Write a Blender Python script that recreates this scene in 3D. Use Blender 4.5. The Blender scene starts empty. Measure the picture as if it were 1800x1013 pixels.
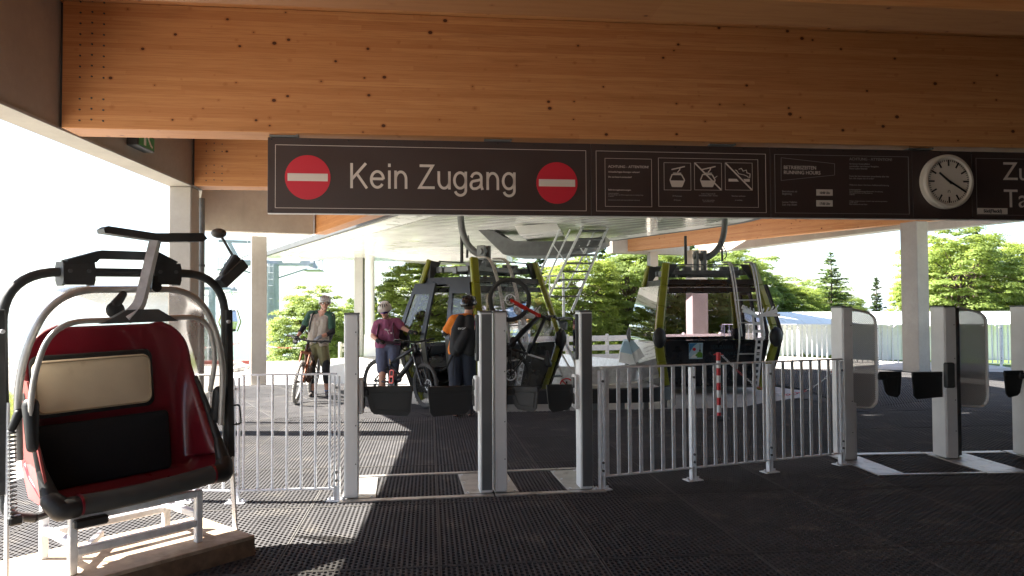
import bpy, bmesh, math, random
import numpy as np
from mathutils import Vector, Matrix, noise
S = bpy.context.scene
COL = S.collection
R = math.radians
# ------------------------------------------------------------------ camera, sky, sun, exposure
CAM_H = 1.6
FPX = 1300.0                      # focal length in pixels of an 1800 px wide frame
PITCH = math.atan((541 - 506.5) / FPX)
ROLL = R(-0.27)
cam_d = bpy.data.cameras.new('camera')
cam = bpy.data.objects.new('camera', cam_d); COL.objects.link(cam)
cam_d.sensor_width = 36.0; cam_d.lens = 36.0 * FPX / 1800.0
cam_d.clip_start = 0.05; cam_d.clip_end = 30000
cam.location = (0, 0, CAM_H)
CAMROT = Matrix.Rotation(math.pi / 2 + PITCH, 3, 'X') @ Matrix.Rotation(ROLL, 3, 'Z')
cam.rotation_euler = CAMROT.to_euler()
S.camera = cam
SUN_EL, SUN_AZ = 46.0, 1.0        # azimuth: degrees the sun stands beyond the -X direction
world = bpy.data.worlds.new('World'); S.world = world; world.use_nodes = True
wn = world.node_tree.nodes; wl = world.node_tree.links; wn.clear()
sky = wn.new('ShaderNodeTexSky'); sky.sky_type = 'NISHITA'; sky.sun_disc = False
sky.sun_elevation = R(SUN_EL); sky.sun_rotation = R(270 + SUN_AZ)
sky.altitude = 1000; sky.air_density = 1.0; sky.dust_density = 2.5; sky.ozone_density = 1.0
bg = wn.new('ShaderNodeBackground'); bg.inputs['Strength'].default_value = 0.06
wo = wn.new('ShaderNodeOutputWorld')
wl.new(sky.outputs[0], bg.inputs[0]); wl.new(bg.outputs[0], wo.inputs[0])
sun_d = bpy.data.lights.new('sun', 'SUN'); sun_d.energy = 5.0; sun_d.angle = R(0.5); sun_d.color = (1.0, 0.95, 0.87)
sun = bpy.data.objects.new('sun', sun_d); COL.objects.link(sun)
sdir = Vector((-math.cos(R(SUN_EL)) * math.cos(R(SUN_AZ)), math.cos(R(SUN_EL)) * math.sin(R(SUN_AZ)), math.sin(R(SUN_EL))))
sun.rotation_euler = sdir.to_track_quat('Z', 'Y').to_euler(); sun.location = sdir * 60
S.view_settings.view_transform = 'Standard'; S.view_settings.look = 'None'
S.view_settings.gamma = 1.0; S.view_settings.use_curve_mapping = False
S.view_settings.exposure = 2.75
S.cycles.max_bounces = 10; S.cycles.diffuse_bounces = 6; S.cycles.glossy_bounces = 4
S.cycles.transmission_bounces = 6; S.cycles.transparent_max_bounces = 12
S.cycles.volume_bounces = 1

# ------------------------------------------------------------------ measuring helpers (real points from the survey of the photograph)
def ray(px, py):
    return CAMROT @ Vector(((px - 900) / FPX, (506.5 - py) / FPX, -1.0))
def g(px, py, z=0.0):
    r = ray(px, py); return Vector((0, 0, CAM_H)) + r * ((z - CAM_H) / r.z)
def at(px, py, d):
    r = ray(px, py); return Vector((0, 0, CAM_H)) + r * (d / r.y)
YAW = R(6.4)
E1 = Vector((math.cos(YAW), math.sin(YAW), 0)); E2 = Vector((-math.sin(YAW), math.cos(YAW), 0))
def bld(a, b, z=0.0): return E1 * a + E2 * b + Vector((0, 0, z))
AX = Vector((-0.49, 0.872, 0)).normalized()      # long axis of the lift terminal
BX = Vector((AX.y, -AX.x, 0))

# ------------------------------------------------------------------ mesh builder
class MB:
    def __init__(s): s.v = []; s.f = []
    def add(s, vs, fs, M=None):
        o = len(s.v)
        s.v += [tuple(M @ Vector(p)) for p in vs] if M is not None else [tuple(p) for p in vs]
        s.f += [tuple(o + i for i in f) for f in fs]
    def box(s, c, d, M=None, bev=0.0):
        hx, hy, hz = d[0] / 2, d[1] / 2, d[2] / 2
        T = Matrix.Translation(Vector(c))
        if M is not None: T = T @ (M.to_4x4() if len(M) == 3 else M)
        b = min(bev, hx * .45, hy * .45, hz * .45)
        if b <= 0:
            vs = [(x, y, z) for z in (-hz, hz) for y in (-hy, hy) for x in (-hx, hx)]
            s.add(vs, [(0, 2, 3, 1), (4, 5, 7, 6), (0, 1, 5, 4), (2, 6, 7, 3), (0, 4, 6, 2), (1, 3, 7, 5)], T); return
        vs = []; idx = {}
        for sx in (-1, 1):
            for sy in (-1, 1):
                for sz in (-1, 1):
                    for ax in range(3):
                        q = [sx * (hx - b), sy * (hy - b), sz * (hz - b)]
                        q[ax] = (sx, sy, sz)[ax] * (hx, hy, hz)[ax]
                        idx[(sx, sy, sz, ax)] = len(vs); vs.append(q)
        I = idx; fs = []
        for ax in range(3):
            u, w = [a for a in range(3) if a != ax]
            for sg in (-1, 1):
                L = []
                for (su, sw) in ((-1, -1), (1, -1), (1, 1), (-1, 1)):
                    k = [0, 0, 0]; k[ax] = sg; k[u] = su; k[w] = sw; L.append(I[(k[0], k[1], k[2], ax)])
                flip = (sg < 0) != (ax == 1)
                fs.append(tuple(reversed(L)) if flip else tuple(L))
        for ax in range(3):
            u, w = [a for a in range(3) if a != ax]
            for su in (-1, 1):
                for sw in (-1, 1):
                    def K(e, a):
                        k = [0, 0, 0]; k[ax] = e; k[u] = su; k[w] = sw; return I[(k[0], k[1], k[2], a)]
                    fs.append((K(-1, u), K(1, u), K(1, w), K(-1, w)))
        for sx in (-1, 1):
            for sy in (-1, 1):
                for sz in (-1, 1): fs.append(tuple(I[(sx, sy, sz, a)] for a in range(3)))
        s.add(vs, fs, T)
    def tube(s, pts, r, n=8, closed=False, cap=True, ell=None):
        pts = [Vector(p) for p in pts]; m = len(pts)
        rs = r if isinstance(r, (list, tuple)) else [r] * m
        up = None; rings = []
        for i in range(m):
            if closed: t = pts[(i + 1) % m] - pts[i - 1]
            else: t = pts[min(i + 1, m - 1)] - pts[max(i - 1, 0)]
            if t.length < 1e-9: t = Vector((0, 0, 1))
            t.normalize()
            if up is None:
                up = Vector((0, 0, 1)) if abs(t.z) < .9 else Vector((0, 1, 0))
            a = up - t * up.dot(t)
            if a.length < 1e-6: a = t.orthogonal()
            a.normalize(); b = t.cross(a); up = a
            ra = rs[i]; rb = rs[i] * (ell or 1)
            rings.append([pts[i] + a * (ra * math.cos(2 * math.pi * k / n)) + b * (rb * math.sin(2 * math.pi * k / n)) for k in range(n)])
        vs = [p for q in rings for p in q]; fs = []
        for i in range(m if closed else m - 1):
            j = (i + 1) % m
            for k in range(n):
                l = (k + 1) % n; fs.append((i * n + k, i * n + l, j * n + l, j * n + k))
        if cap and not closed:
            fs.append(tuple(reversed(range(n)))); fs.append(tuple((m - 1) * n + k for k in range(n)))
        s.add(vs, fs)
    def bar(s, p0, p1, w, h, up=(0, 0, 1), bev=0.0):
        p0 = Vector(p0); p1 = Vector(p1); t = p1 - p0; L = t.length; t.normalize()
        u = Vector(up); u = u - t * u.dot(t)
        if u.length < 1e-5: u = t.orthogonal()
        u.normalize(); x = u.cross(t)
        M = Matrix((x, t, u)).transposed()
        s.box((p0 + p1) / 2, (w, L, h), M, bev)
    def prism(s, poly, off):
        """polygon (list of 3-D points) thickened by the vector off"""
        off = Vector(off); n = len(poly); p = [Vector(q) for q in poly]
        nn = Vector((0, 0, 0))
        for i in range(n): nn += (p[i]).cross(p[(i + 1) % n])
        if nn.dot(off) > 0: p = p[::-1]
        vs = p + [q + off for q in p]
        fs = [tuple(range(n)), tuple(range(2 * n - 1, n - 1, -1))]
        for i in range(n):
            j = (i + 1) % n; fs.append((j, i, n + i, n + j))
        s.add(vs, fs)
    def lathe(s, prof, n=24, M=None, cap=True):
        vs = []; fs = []; m = len(prof)
        for (r, z) in prof:
            for k in range(n): vs.append((r * math.cos(2 * math.pi * k / n), r * math.sin(2 * math.pi * k / n), z))
        for i in range(m - 1):
            for k in range(n):
                l = (k + 1) % n; fs.append((i * n + k, i * n + l, (i + 1) * n + l, (i + 1) * n + k))
        if cap:
            fs.append(tuple(reversed(range(n)))); fs.append(tuple((m - 1) * n + k for k in range(n)))
        s.add(vs, fs, M)
    def ball(s, c, r, n=14, m=9, M=None):
        rx, ry, rz = r if isinstance(r, (tuple, list)) else (r, r, r)
        vs = [(0, 0, -rz)]; fs = []
        for i in range(1, m):
            t = math.pi * i / m
            for k in range(n):
                a = 2 * math.pi * k / n
                vs.append((rx * math.sin(t) * math.cos(a), ry * math.sin(t) * math.sin(a), -rz * math.cos(t)))
        vs.append((0, 0, rz)); e = len(vs) - 1
        for k in range(n):
            l = (k + 1) % n
            fs.append((0, 1 + l, 1 + k)); fs.append((e, e - n + k, e - n + l))
            for i in range(m - 2): fs.append((1 + i * n + k, 1 + i * n + l, 1 + (i + 1) * n + l, 1 + (i + 1) * n + k))
        T = Matrix.Translation(Vector(c))
        if M is not None: T = T @ M.to_4x4()
        s.add(vs, fs, T)
    def cone(s, p0, r0, p1, r1, n=12):
        """tapered limb with round ends"""
        p0 = Vector(p0); p1 = Vector(p1); t = (p1 - p0)
        if t.length < 1e-6: s.ball(p0, r0); return
        t.normalize(); pts = []; rs = []
        for a in (-80, -55, -30, 0): pts.append(p0 + t * (r0 * math.sin(R(a)))); rs.append(r0 * math.cos(R(a)))
        for a in (0, 30, 55, 80): pts.append(p1 + t * (r1 * math.sin(R(a)))); rs.append(r1 * math.cos(R(a)))
        s.tube(pts, rs, n)
    def grid(s, rows, closed=False):
        n = len(rows[0]); o = [p for r in rows for p in r]; fs = []
        for i in range(len(rows) - 1):
            for k in range(n if closed else n - 1):
                l = (k + 1) % n; fs.append((i * n + k, i * n + l, (i + 1) * n + l, (i + 1) * n + k))
        s.add(o, fs)
    def mesh(s, name, mat=None, smooth=False):
        me = bpy.data.meshes.new(name); me.from_pydata(s.v, [], s.f); me.validate()
        if smooth:
            me.polygons.foreach_set('use_smooth', [True] * len(me.polygons))
            if smooth != 'all':
                try: me.set_sharp_from_angle(angle=R(38 if smooth is True else smooth))
                except Exception: pass
        if mat: me.materials.append(mat)
        me.update(); return me
    def build(s, name, mat, parent=None, smooth=False, kind=None, loc=None, rot=None):
        o = bpy.data.objects.new(name, s.mesh(name, mat, smooth)); COL.objects.link(o)
        if parent is not None: o.parent = parent
        if kind: o['kind'] = kind
        if loc is not None: o.location = loc
        if rot is not None: o.rotation_euler = rot
        return o
def put(me, name, parent=None, loc=(0, 0, 0), rot=(0, 0, 0), scale=None):
    o = bpy.data.objects.new(name, me); COL.objects.link(o); o.location = loc; o.rotation_euler = rot
    if parent is not None: o.parent = parent
    if scale is not None: o.scale = scale
    return o
def tag(o, label=None, cat=None, group=None, kind=None):
    if label: o['label'] = label
    if cat: o['category'] = cat
    if group: o['group'] = group
    if kind: o['kind'] = kind
    return o
def thing(name, label, cat, loc=(0, 0, 0), rz=0.0, group=None, kind=None):
    o = bpy.data.objects.new(name, None); COL.objects.link(o); o.location = loc; o.rotation_euler = (0, 0, rz)
    o.empty_display_size = .1
    return tag(o, label, cat, group, kind)
def copy_tree(o, parent=None):
    c = o.copy(); COL.objects.link(c); c.parent = parent
    for ch in [k for k in bpy.data.objects if k.parent == o]: copy_tree(ch, c)
    return c
def fillet(pts, r, n=6):
    pts = [Vector(p) for p in pts]; out = [pts[0]]
    for i in range(1, len(pts) - 1):
        a, b, c = pts[i - 1], pts[i], pts[i + 1]
        d = min(r, (a - b).length * .49, (c - b).length * .49)
        p = b + (a - b).normalized() * d; q = b + (c - b).normalized() * d
        for k in range(n + 1):
            t = k / n; out.append(p * (1 - t) ** 2 + b * (2 * t * (1 - t)) + q * t * t)
    out.append(pts[-1]); return out
def spline(pts, n=8):
    P = [Vector(p) for p in pts]; P = [P[0] * 2 - P[1]] + P + [P[-1] * 2 - P[-2]]; out = []
    for i in range(1, len(P) - 2):
        for k in range(n):
            t = k / n; a, b, c, d = P[i - 1:i + 3]
            out.append(.5 * ((2 * b) + (c - a) * t + (2 * a - 5 * b + 4 * c - d) * t * t + (3 * b - a - 3 * c + d) * t ** 3))
    out.append(P[-2]); return out
def rrect(w, h, r, n=5):
    out = []
    for (cx, cy, a0) in ((w / 2 - r, h / 2 - r, 0), (-w / 2 + r, h / 2 - r, 90), (-w / 2 + r, -h / 2 + r, 180), (w / 2 - r, -h / 2 + r, 270)):
        for k in range(n + 1):
            a = R(a0 + 90 * k / n); out.append((cx + r * math.cos(a), cy + r * math.sin(a)))
    return out

# ------------------------------------------------------------------ materials
def nodes(name):
    m = bpy.data.materials.new(name); m.use_nodes = True; nt = m.node_tree
    return m, nt, nt.nodes['Principled BSDF'], nt.nodes['Material Output']
def mixc(nt, fac, a, b, bt='MIX'):
    n = nt.nodes.new('ShaderNodeMix'); n.data_type = 'RGBA'; n.blend_type = bt
    def s(sock, v):
        if hasattr(v, 'is_output') or hasattr(v, 'links'): nt.links.new(v, sock)
        else: sock.default_value = v if not isinstance(v, tuple) or len(v) == 4 else (*v, 1)
    s(n.inputs[0], fac); s(n.inputs[6], a); s(n.inputs[7], b)
    return n.outputs[2]
def ramp(nt, src, p0, p1, c0=0.0, c1=1.0):
    n = nt.nodes.new('ShaderNodeMapRange'); n.inputs[1].default_value = p0; n.inputs[2].default_value = p1
    n.inputs[3].default_value = c0; n.inputs[4].default_value = c1; nt.links.new(src, n.inputs[0]); return n.outputs[0]
def coord(nt, scale=(1, 1, 1), kind='Object'):
    t = nt.nodes.new('ShaderNodeTexCoord'); mp = nt.nodes.new('ShaderNodeMapping'); mp.inputs['Scale'].default_value = scale
    nt.links.new(t.outputs[kind], mp.inputs[0]); return mp.outputs[0]
def noise_t(nt, vec, sc, det=4.0, rough=.55):
    n = nt.nodes.new('ShaderNodeTexNoise'); n.inputs['Scale'].default_value = sc; n.inputs['Detail'].default_value = det
    n.inputs['Roughness'].default_value = rough; nt.links.new(vec, n.inputs['Vector']); return n.outputs['Fac']
def bump(nt, bs, h, st, dist=.01):
    b = nt.nodes.new('ShaderNodeBump'); b.inputs['Strength'].default_value = st; b.inputs['Distance'].default_value = dist
    nt.links.new(h, b.inputs['Height']); nt.links.new(b.outputs[0], bs.inputs['Normal'])
def pm(name, col, rough=.6, metal=0.0, var=0.0, vs=6.0, bmp=0.0, bs=60.0, bd=.003, spec=.5, coat=0.0, stretch=(1, 1, 1), dirt=None):
    m, nt, B, out = nodes(name)
    B.inputs['Roughness'].default_value = rough; B.inputs['Metallic'].default_value = metal
    B.inputs['Specular IOR Level'].default_value = spec; B.inputs['Coat Weight'].default_value = coat
    c4 = (*col, 1); B.inputs['Base Color'].default_value = c4
    if var or bmp or dirt:
        v = coord(nt, stretch)
    src = None
    if var:
        n1 = noise_t(nt, v, vs, 6)
        f = ramp(nt, n1, .3, .7)
        src = mixc(nt, f, tuple(max(0, c * (1 - var)) for c in col), tuple(min(1, c * (1 + var)) for c in col))
        r = ramp(nt, n1, .3, .7, max(0, rough - .08), min(1, rough + .1)); nt.links.new(r, B.inputs['Roughness'])
    if dirt:
        n2 = noise_t(nt, v, dirt[1], 8, .65); f2 = ramp(nt, n2, dirt[2], dirt[2] + .18)
        src = mixc(nt, f2, src if src is not None else c4, (*dirt[0], 1))
    if src is not None: nt.links.new(src, B.inputs['Base Color'])
    if bmp:
        n3 = noise_t(nt, v, bs, 4); bump(nt, B, n3, bmp, bd)
    return m
def glass(name, tint, refl=.12, rough=.0, top=.85):
    m, nt, B, out = nodes(name); nt.nodes.remove(B)
    tr = nt.nodes.new('ShaderNodeBsdfTransparent'); tr.inputs[0].default_value = (*tint, 1)
    gl = nt.nodes.new('ShaderNodeBsdfGlossy'); gl.inputs['Roughness'].default_value = rough; gl.inputs[0].default_value = (1, 1, 1, 1)
    lw = nt.nodes.new('ShaderNodeLayerWeight'); lw.inputs[0].default_value = .35
    f = ramp(nt, lw.outputs['Facing'], 0.2, 1.0, refl, top)
    mx = nt.nodes.new('ShaderNodeMixShader'); nt.links.new(f, mx.inputs[0]); nt.links.new(tr.outputs[0], mx.inputs[1]); nt.links.new(gl.outputs[0], mx.inputs[2])
    nt.links.new(mx.outputs[0], out.inputs[0]); return m
def glulam(name, light, dark, side=None):
    """glued laminated spruce: laminations 40 mm high, board joints, grain, knots, grey weather streaks"""
    m, nt, B, out = nodes(name); N = nt.nodes; L = nt.links
    v = coord(nt)
    sep = N.new('ShaderNodeSeparateXYZ'); L.new(v, sep.inputs[0])
    def mth(op, a, b=None):
        n = N.new('ShaderNodeMath'); n.operation = op
        for i, q in enumerate((a, b)):
            if q is None: continue
            if hasattr(q, 'links'): L.new(q, n.inputs[i])
            else: n.inputs[i].default_value = q
        return n.outputs[0]
    lam = mth('FLOOR', mth('MULTIPLY', sep.outputs[2], 25.0))
    w0 = N.new('ShaderNodeTexWhiteNoise'); w0.noise_dimensions = '1D'; L.new(lam, w0.inputs['W'])
    bx = mth('FLOOR', mth('ADD', mth('MULTIPLY', sep.outputs[0], .42), mth('MULTIPLY', w0.outputs[0], 7.0)))
    cmb = N.new('ShaderNodeCombineXYZ'); L.new(bx, cmb.inputs[0]); L.new(lam, cmb.inputs[1])
    w1 = N.new('ShaderNodeTexWhiteNoise'); w1.noise_dimensions = '2D'; L.new(cmb.outputs[0], w1.inputs['Vector'])
    base = mixc(nt, ramp(nt, w1.outputs[0], 0, 1, 0.0, .6), (*light, 1), (*dark, 1))
    vg = coord(nt, (1.2, 14, 34)); gr = noise_t(nt, vg, 2.2, 6, .6)
    base = mixc(nt, ramp(nt, gr, .45, .75, 0, .55), base, (dark[0] * .75, dark[1] * .66, dark[2] * .6, 1))
    vs_ = coord(nt, (.55, 3, 9)); st = noise_t(nt, vs_, 1.6, 5, .6)
    base = mixc(nt, ramp(nt, st, .58, .78, 0, .5), base, (dark[0] * .6, dark[1] * .58, dark[2] * .6, 1))
    big = noise_t(nt, coord(nt, (.4, .4, 1.5)), 1.1, 3); base = mixc(nt, ramp(nt, big, .35, .7, 0, .35), base, (light[0] * .8, light[1] * .68, light[2] * .55, 1))
    vo = N.new('ShaderNodeTexVoronoi'); vo.inputs['Scale'].default_value = 9.0; L.new(coord(nt, (.8, 1, 1)), vo.inputs['Vector'])
    sc = N.new('ShaderNodeSeparateColor'); L.new(vo.outputs['Color'], sc.inputs[0])
    thr = ramp(nt, sc.outputs[0], .30, 1.0, 0.0, .17)
    kn = mth('SUBTRACT', thr, vo.outputs['Distance'])
    base = mixc(nt, ramp(nt, kn, -.12, .02, 0, .45), base, (dark[0] * .7, dark[1] * .5, dark[2] * .4, 1))
    base = mixc(nt, ramp(nt, kn, 0.0, .035), base, (.07, .022, .010, 1))
    fz = mth('FRACT', mth('MULTIPLY', sep.outputs[2], 25.0)); ln = ramp(nt, mth('ABSOLUTE', mth('SUBTRACT', fz, .5)), .46, .5)
    base = mixc(nt, mth('MULTIPLY', ln, .34), base, (dark[0] * .5, dark[1] * .4, dark[2] * .35, 1))
    L.new(base, B.inputs['Base Color']); B.inputs['Roughness'].default_value = .62; B.inputs['Specular IOR Level'].default_value = .3
    bump(nt, B, mixc(nt, .5, gr, ln), .12, .004)
    return m
def concrete(name, col, lines=True):
    m, nt, B, out = nodes(name); v = coord(nt)
    n1 = noise_t(nt, v, .9, 8, .65); n2 = noise_t(nt, v, 14, 6, .7)
    c = mixc(nt, ramp(nt, n1, .3, .7), tuple(x * .78 for x in col), tuple(min(1, x * 1.1) for x in col))
    c = mixc(nt, ramp(nt, n2, .35, .75, 0, .35), c, tuple(x * .72 for x in col))
    n4 = noise_t(nt, coord(nt, (5, 5, .5)), 1.3, 5); c = mixc(nt, ramp(nt, n4, .58, .75, 0, .3), c, tuple(x * .62 for x in col))
    vo = nt.nodes.new('ShaderNodeTexVoronoi'); vo.inputs['Scale'].default_value = 16; nt.links.new(v, vo.inputs['Vector'])
    c = mixc(nt, ramp(nt, vo.outputs['Distance'], .03, .06, .6, 0), c, tuple(x * .4 for x in col))
    nt.links.new(c, B.inputs['Base Color']); B.inputs['Roughness'].default_value = .8
    bump(nt, B, n2, .25, .004); return m
M = {}
M['wood'] = glulam('spruce_glulam', (.55, .275, .110), (.37, .140, .049))
M['conc'] = concrete('fair_concrete', (.40, .36, .31))
M['conc_l'] = concrete('pale_concrete', (.46, .44, .41))
M['alu'] = pm('anodised_aluminium', (.74, .74, .73), .45, .08, .06, 5, .04, 90)
M['alu_d'] = pm('grey_anodised_plate', (.16, .16, .16), .45, .5, .08, 5)
M['alu_w'] = pm('worn_aluminium_plate', (.55, .53, .50), .42, .7, .18, 8, .1, 40, dirt=((.18, .15, .12), 5, .55))
M['galv'] = pm('galvanised_steel', (.76, .78, .80), .5, .05, .16, 14, .05, 60)
M['galv_d'] = pm('weathered_steel', (.16, .165, .165), .5, .6, .2, 9)
M['steel_d'] = pm('dark_painted_steel', (.050, .053, .053), .6, 0, .3, 8, .05, 40)
M['chrome'] = pm('satin_steel_tube', (.56, .54, .50), .42, .55, .12, 12)
M['black'] = pm('black_plastic', (.018, .018, .018), .5, 0, .2, 12, .08, 120)
M['rubber'] = pm('rubber_ring_mat', (.078, .075, .076), .82, 0, .22, 3.0, .12, 140, spec=.18, dirt=((.17, .155, .135), 1.7, .52))
_nt = M['rubber'].node_tree; _B = _nt.nodes['Principled BSDF']; _src = _B.inputs['Base Color'].links[0].from_socket; _oi = _nt.nodes.new('ShaderNodeObjectInfo')
_g = noise_t(_nt, coord(_nt, (1, 1, 1), 'Generated'), 3.0, 5); _tr = ramp(_nt, _oi.outputs['Random'], 0, 1, .0, .5); _nt.links.new(mixc(_nt, _tr, _src, (.045, .043, .043)), _B.inputs['Base Color'])
M['rim'] = pm('dusty_mat_edge', (.105, .10, .095), .85, 0, .3, 6, spec=.2)
M['dirt'] = pm('mat_underlay', (.05, .048, .045), .9, 0, .3, 6)
M['sign'] = pm('brown_sign_board', (.050, .034, .032), .38, 0, .05, 3, spec=.4)
M['print'] = pm('pale_sign_print', (.62, .56, .51), .5)
M['print_g'] = pm('grey_sign_print', (.26, .25, .24), .5)
M['red_p'] = pm('red_sign_print', (.52, .015, .035), .45)
M['clockw'] = pm('clock_enamel', (.62, .57, .50), .4, 0, .05, 4)
M['ink'] = pm('black_ink', (.012, .012, .012), .5)
M['glass_d'] = glass('tinted_cabin_glass', (.86, .82, .86), .025)
M['glass_c'] = glass('clear_glass', (.86, .88, .87), .03, 0, .3)
M['glass_m'] = glass('mirror_tint_glass', (.40, .38, .42), .45)
M['cab'] = pm('black_cabin_panel', (.012, .012, .013), .28, 0, .2, 4, coat=.3)
M['cab_f'] = pm('dark_cabin_frame', (.013, .0135, .014), .35, 0, .2, 7)
M['olive'] = pm('olive_green_paint', (.20, .205, .006), .4, 0, .10, 7, coat=.15)
M['redsh'] = pm('red_moulded_shell', (.155, .005, .014), .34, 0, .12, 5, .03, 30, coat=.35, dirt=((.15, .02, .022), 9, .62))
M['pinksh'] = pm('faded_red_shell', (.42, .09, .09), .5, 0, .15, 4)
M['fab_b'] = pm('black_seat_fabric', (.010, .011, .014), .9, 0, .25, 60, .3, 400)
M['roll'] = pm('grey_foam_sleeve', (.055, .057, .055), .75, 0, .2, 10, .2, 160)
M['cream'] = pm('cream_vinyl', (.70, .58, .41), .5, 0, .06, 4, .12, 220, dirt=((.42, .32, .2), 2.5, .6))
M['ply'] = pm('weathered_chipboard', (.42, .33, .24), .8, 0, .2, 10, .2, 90, dirt=((.22, .15, .09), 4, .5))
M['ply_e'] = pm('chipboard_edge', (.20, .125, .075), .85, 0, .3, 16, .3, 90)
M['bubble'] = glass('scratched_hood_plastic', (.66, .64, .60), .10, .15)
_nt = M['bubble'].node_tree; _o = [n for n in _nt.nodes if n.type == 'OUTPUT_MATERIAL'][0]; _s = _o.inputs[0].links[0].from_socket
_d = _nt.nodes.new('ShaderNodeBsdfTranslucent'); _d.inputs[0].default_value = (.62, .58, .52, 1); _m = _nt.nodes.new('ShaderNodeMixShader')
_f = ramp(_nt, noise_t(_nt, coord(_nt, (3, 3, 3)), 2.5, 8, .7), .3, .7, .22, .42); _nt.links.new(_f, _m.inputs[0]); _nt.links.new(_s, _m.inputs[1]); _nt.links.new(_d.outputs[0], _m.inputs[2]); _nt.links.new(_m.outputs[0], _o.inputs[0])
M['slat'] = pm('white_gloss_slats', (.82, .81, .77), .18, 0, .04, 2, coat=.5)
M['white'] = pm('white_metal_sheet', (.80, .79, .76), .3, 0, .05, 2, coat=.2)
M['pale'] = pm('pale_green_roof_sheet', (.74, .80, .77), .5, 0, .06, 1.2)
M['shell'] = pm('pale_blue_roof_shell', (.42, .52, .58), .35, .1, .06, 1)
M['gravel'] = pm('pale_gravel', (.52, .49, .45), .9, 0, .22, 1.4, .5, 30, .02, dirt=((.38, .34, .28), 6, .56))
M['trackc'] = pm('track_concrete', (.42, .41, .39), .8, 0, .15, 2, .2, 40)
M['white_r'] = pm('rough_white_plank', (.66, .61, .55), .8, 0, .15, 9, .2, 60, stretch=(1, 1, 8))
M['postred'] = pm('signal_red_plastic', (.55, .02, .03), .45)
M['postwht'] = pm('white_plastic', (.75, .75, .74), .45)
M['skin'] = pm('skin', (.50, .26, .18), .5, 0, .08, 30)
M['bark'] = pm('bark', (.09, .065, .045), .9, 0, .4, 12, .6, 30, .02)
# ------------------------------------------------------------------ ground, hills
def sstep(a, b, x):
    if a > b: return 1 - sstep(b, a, x)
    t = max(0.0, min(1.0, (x - a) / (b - a))); return t * t * (3 - 2 * t)
def ground_z(x, y):
    r = math.hypot(x, y - 8)
    z = -0.062
    z -= sstep(19, 30, y) * .28 * sstep(-6, 2, x)
    z -= sstep(22.6, 34, y + .25 * x * (x < 0) * 0) * 3.2 * sstep(-3.6, -6.2, x) if x < -3.6 else 0
    d = max(0.0, r - 34)
    z -= 60 * (1 - math.exp(-d / 180.0)) * (1.0)
    dl = max(0.0, r - 180); z -= 330 * (1 - math.exp(-dl / 1300.0))
    if r > 40:
        k = min(1.0, (r - 40) / 300.0)
        z += k * (14 * noise.noise(Vector((x / 190, y / 190, .3))) + 34 * noise.noise(Vector((x / 620, y / 620, 5.3))))
        k2 = sstep(1800, 4200, r)
        z += k2 * (300 + 150 * noise.noise(Vector((x / 2300, y / 2300, 2.1))) + 40 * noise.noise(Vector((x / 500, y / 500, 8))))
        z = min(z, -.012 * r + 1) if r > 700 else z
    return z
mb = MB(); rows = []
rad = [0, 4, 8, 12, 16, 20, 24, 28, 32, 36, 40, 46, 54, 64, 78, 96, 120, 150, 190, 240, 310, 400, 520, 680, 880, 1150, 1500, 1900, 2300, 2700, 3100, 3500, 3900, 4300, 4800, 5500]
NA = 128
for r in rad:
    rows.append([(r * math.cos(2 * math.pi * k / NA), 8 + r * math.sin(2 * math.pi * k / NA), ground_z(r * math.cos(2 * math.pi * k / NA), 8 + r * math.sin(2 * math.pi * k / NA))) for k in range(NA)])
mb.grid([list(reversed(q)) for q in rows], closed=True)
m, nt, B, out = nodes('meadow_and_forest_ground')
v = coord(nt); n1 = noise_t(nt, v, .9, 8, .7); n2 = noise_t(nt, v, .012, 7, .6); n3 = noise_t(nt, v, .25, 8, .75)
c = mixc(nt, ramp(nt, n1, .3, .7), (.055, .10, .016), (.11, .16, .035))
geo = nt.nodes.new('ShaderNodeVectorMath'); geo.operation = 'LENGTH'; nt.links.new(v, geo.inputs[0])
f = ramp(nt, geo.outputs['Value'], 60, 120)
c = mixc(nt, f, c, mixc(nt, ramp(nt, n3, .35, .65), (.018, .035, .014), (.05, .075, .03)))
nt.links.new(c, B.inputs['Base Color']); B.inputs['Roughness'].default_value = .95; bump(nt, B, n1, .6, .05)
o = mb.build('ground', m, smooth='all', kind='structure'); tag(o, 'green hilltop meadow falling away to hazy wooded hills')
# pale gravel plaza
mb = MB()
P = [(-46, -30), (-3.2, -30), (12.9, -12), (13.6, 6), (13.2, 20.6), (7, 26), (0, 25.2), (-4.4, 26.3), (-6.6, 23.4), (-16, 22.2), (-30, 21.6), (-44, 18)]
mb.prism([(x, y, -.048) for x, y in P], (0, 0, -.012))
tag(mb.build('plaza', M['gravel'], kind='structure'), 'bright gravel yard around the lift station')
# concrete track below the cabins (U shape round the tail of the terminal)
def stad(c, hw, L, n=20, back=0.0):
    """stadium outline: half circle towards the camera, straight sides along AX"""
    out = [c + BX * hw + AX * L]
    for k in range(n + 1):
        a = math.pi * k / n
        out.append(c + BX * (hw * math.cos(a)) - AX * (hw * math.sin(a)))
    out.append(c - BX * hw + AX * L); return out
TC = Vector((1.47, 14.63, 0))
mb = MB()
TRK = [g(740, 708) + Vector((-.1, 0, 0)), Vector((-.75, 11.5, 0)), Vector((-.55, 11.42, 0)), Vector((3.6, 11.85, 0)), Vector((5.2, 13.2, 0)), Vector((5.7, 14.4, 0)), Vector((5.7, 14.4, 0)) + AX * 9, g(740, 708) + AX * 11]
mb.prism([(p.x, p.y, -.038) for p in TRK], (0, 0, -.008))
tag(mb.build('track', M['trackc'], kind='structure'), 'pale concrete cabin track round the turning point')
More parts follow.
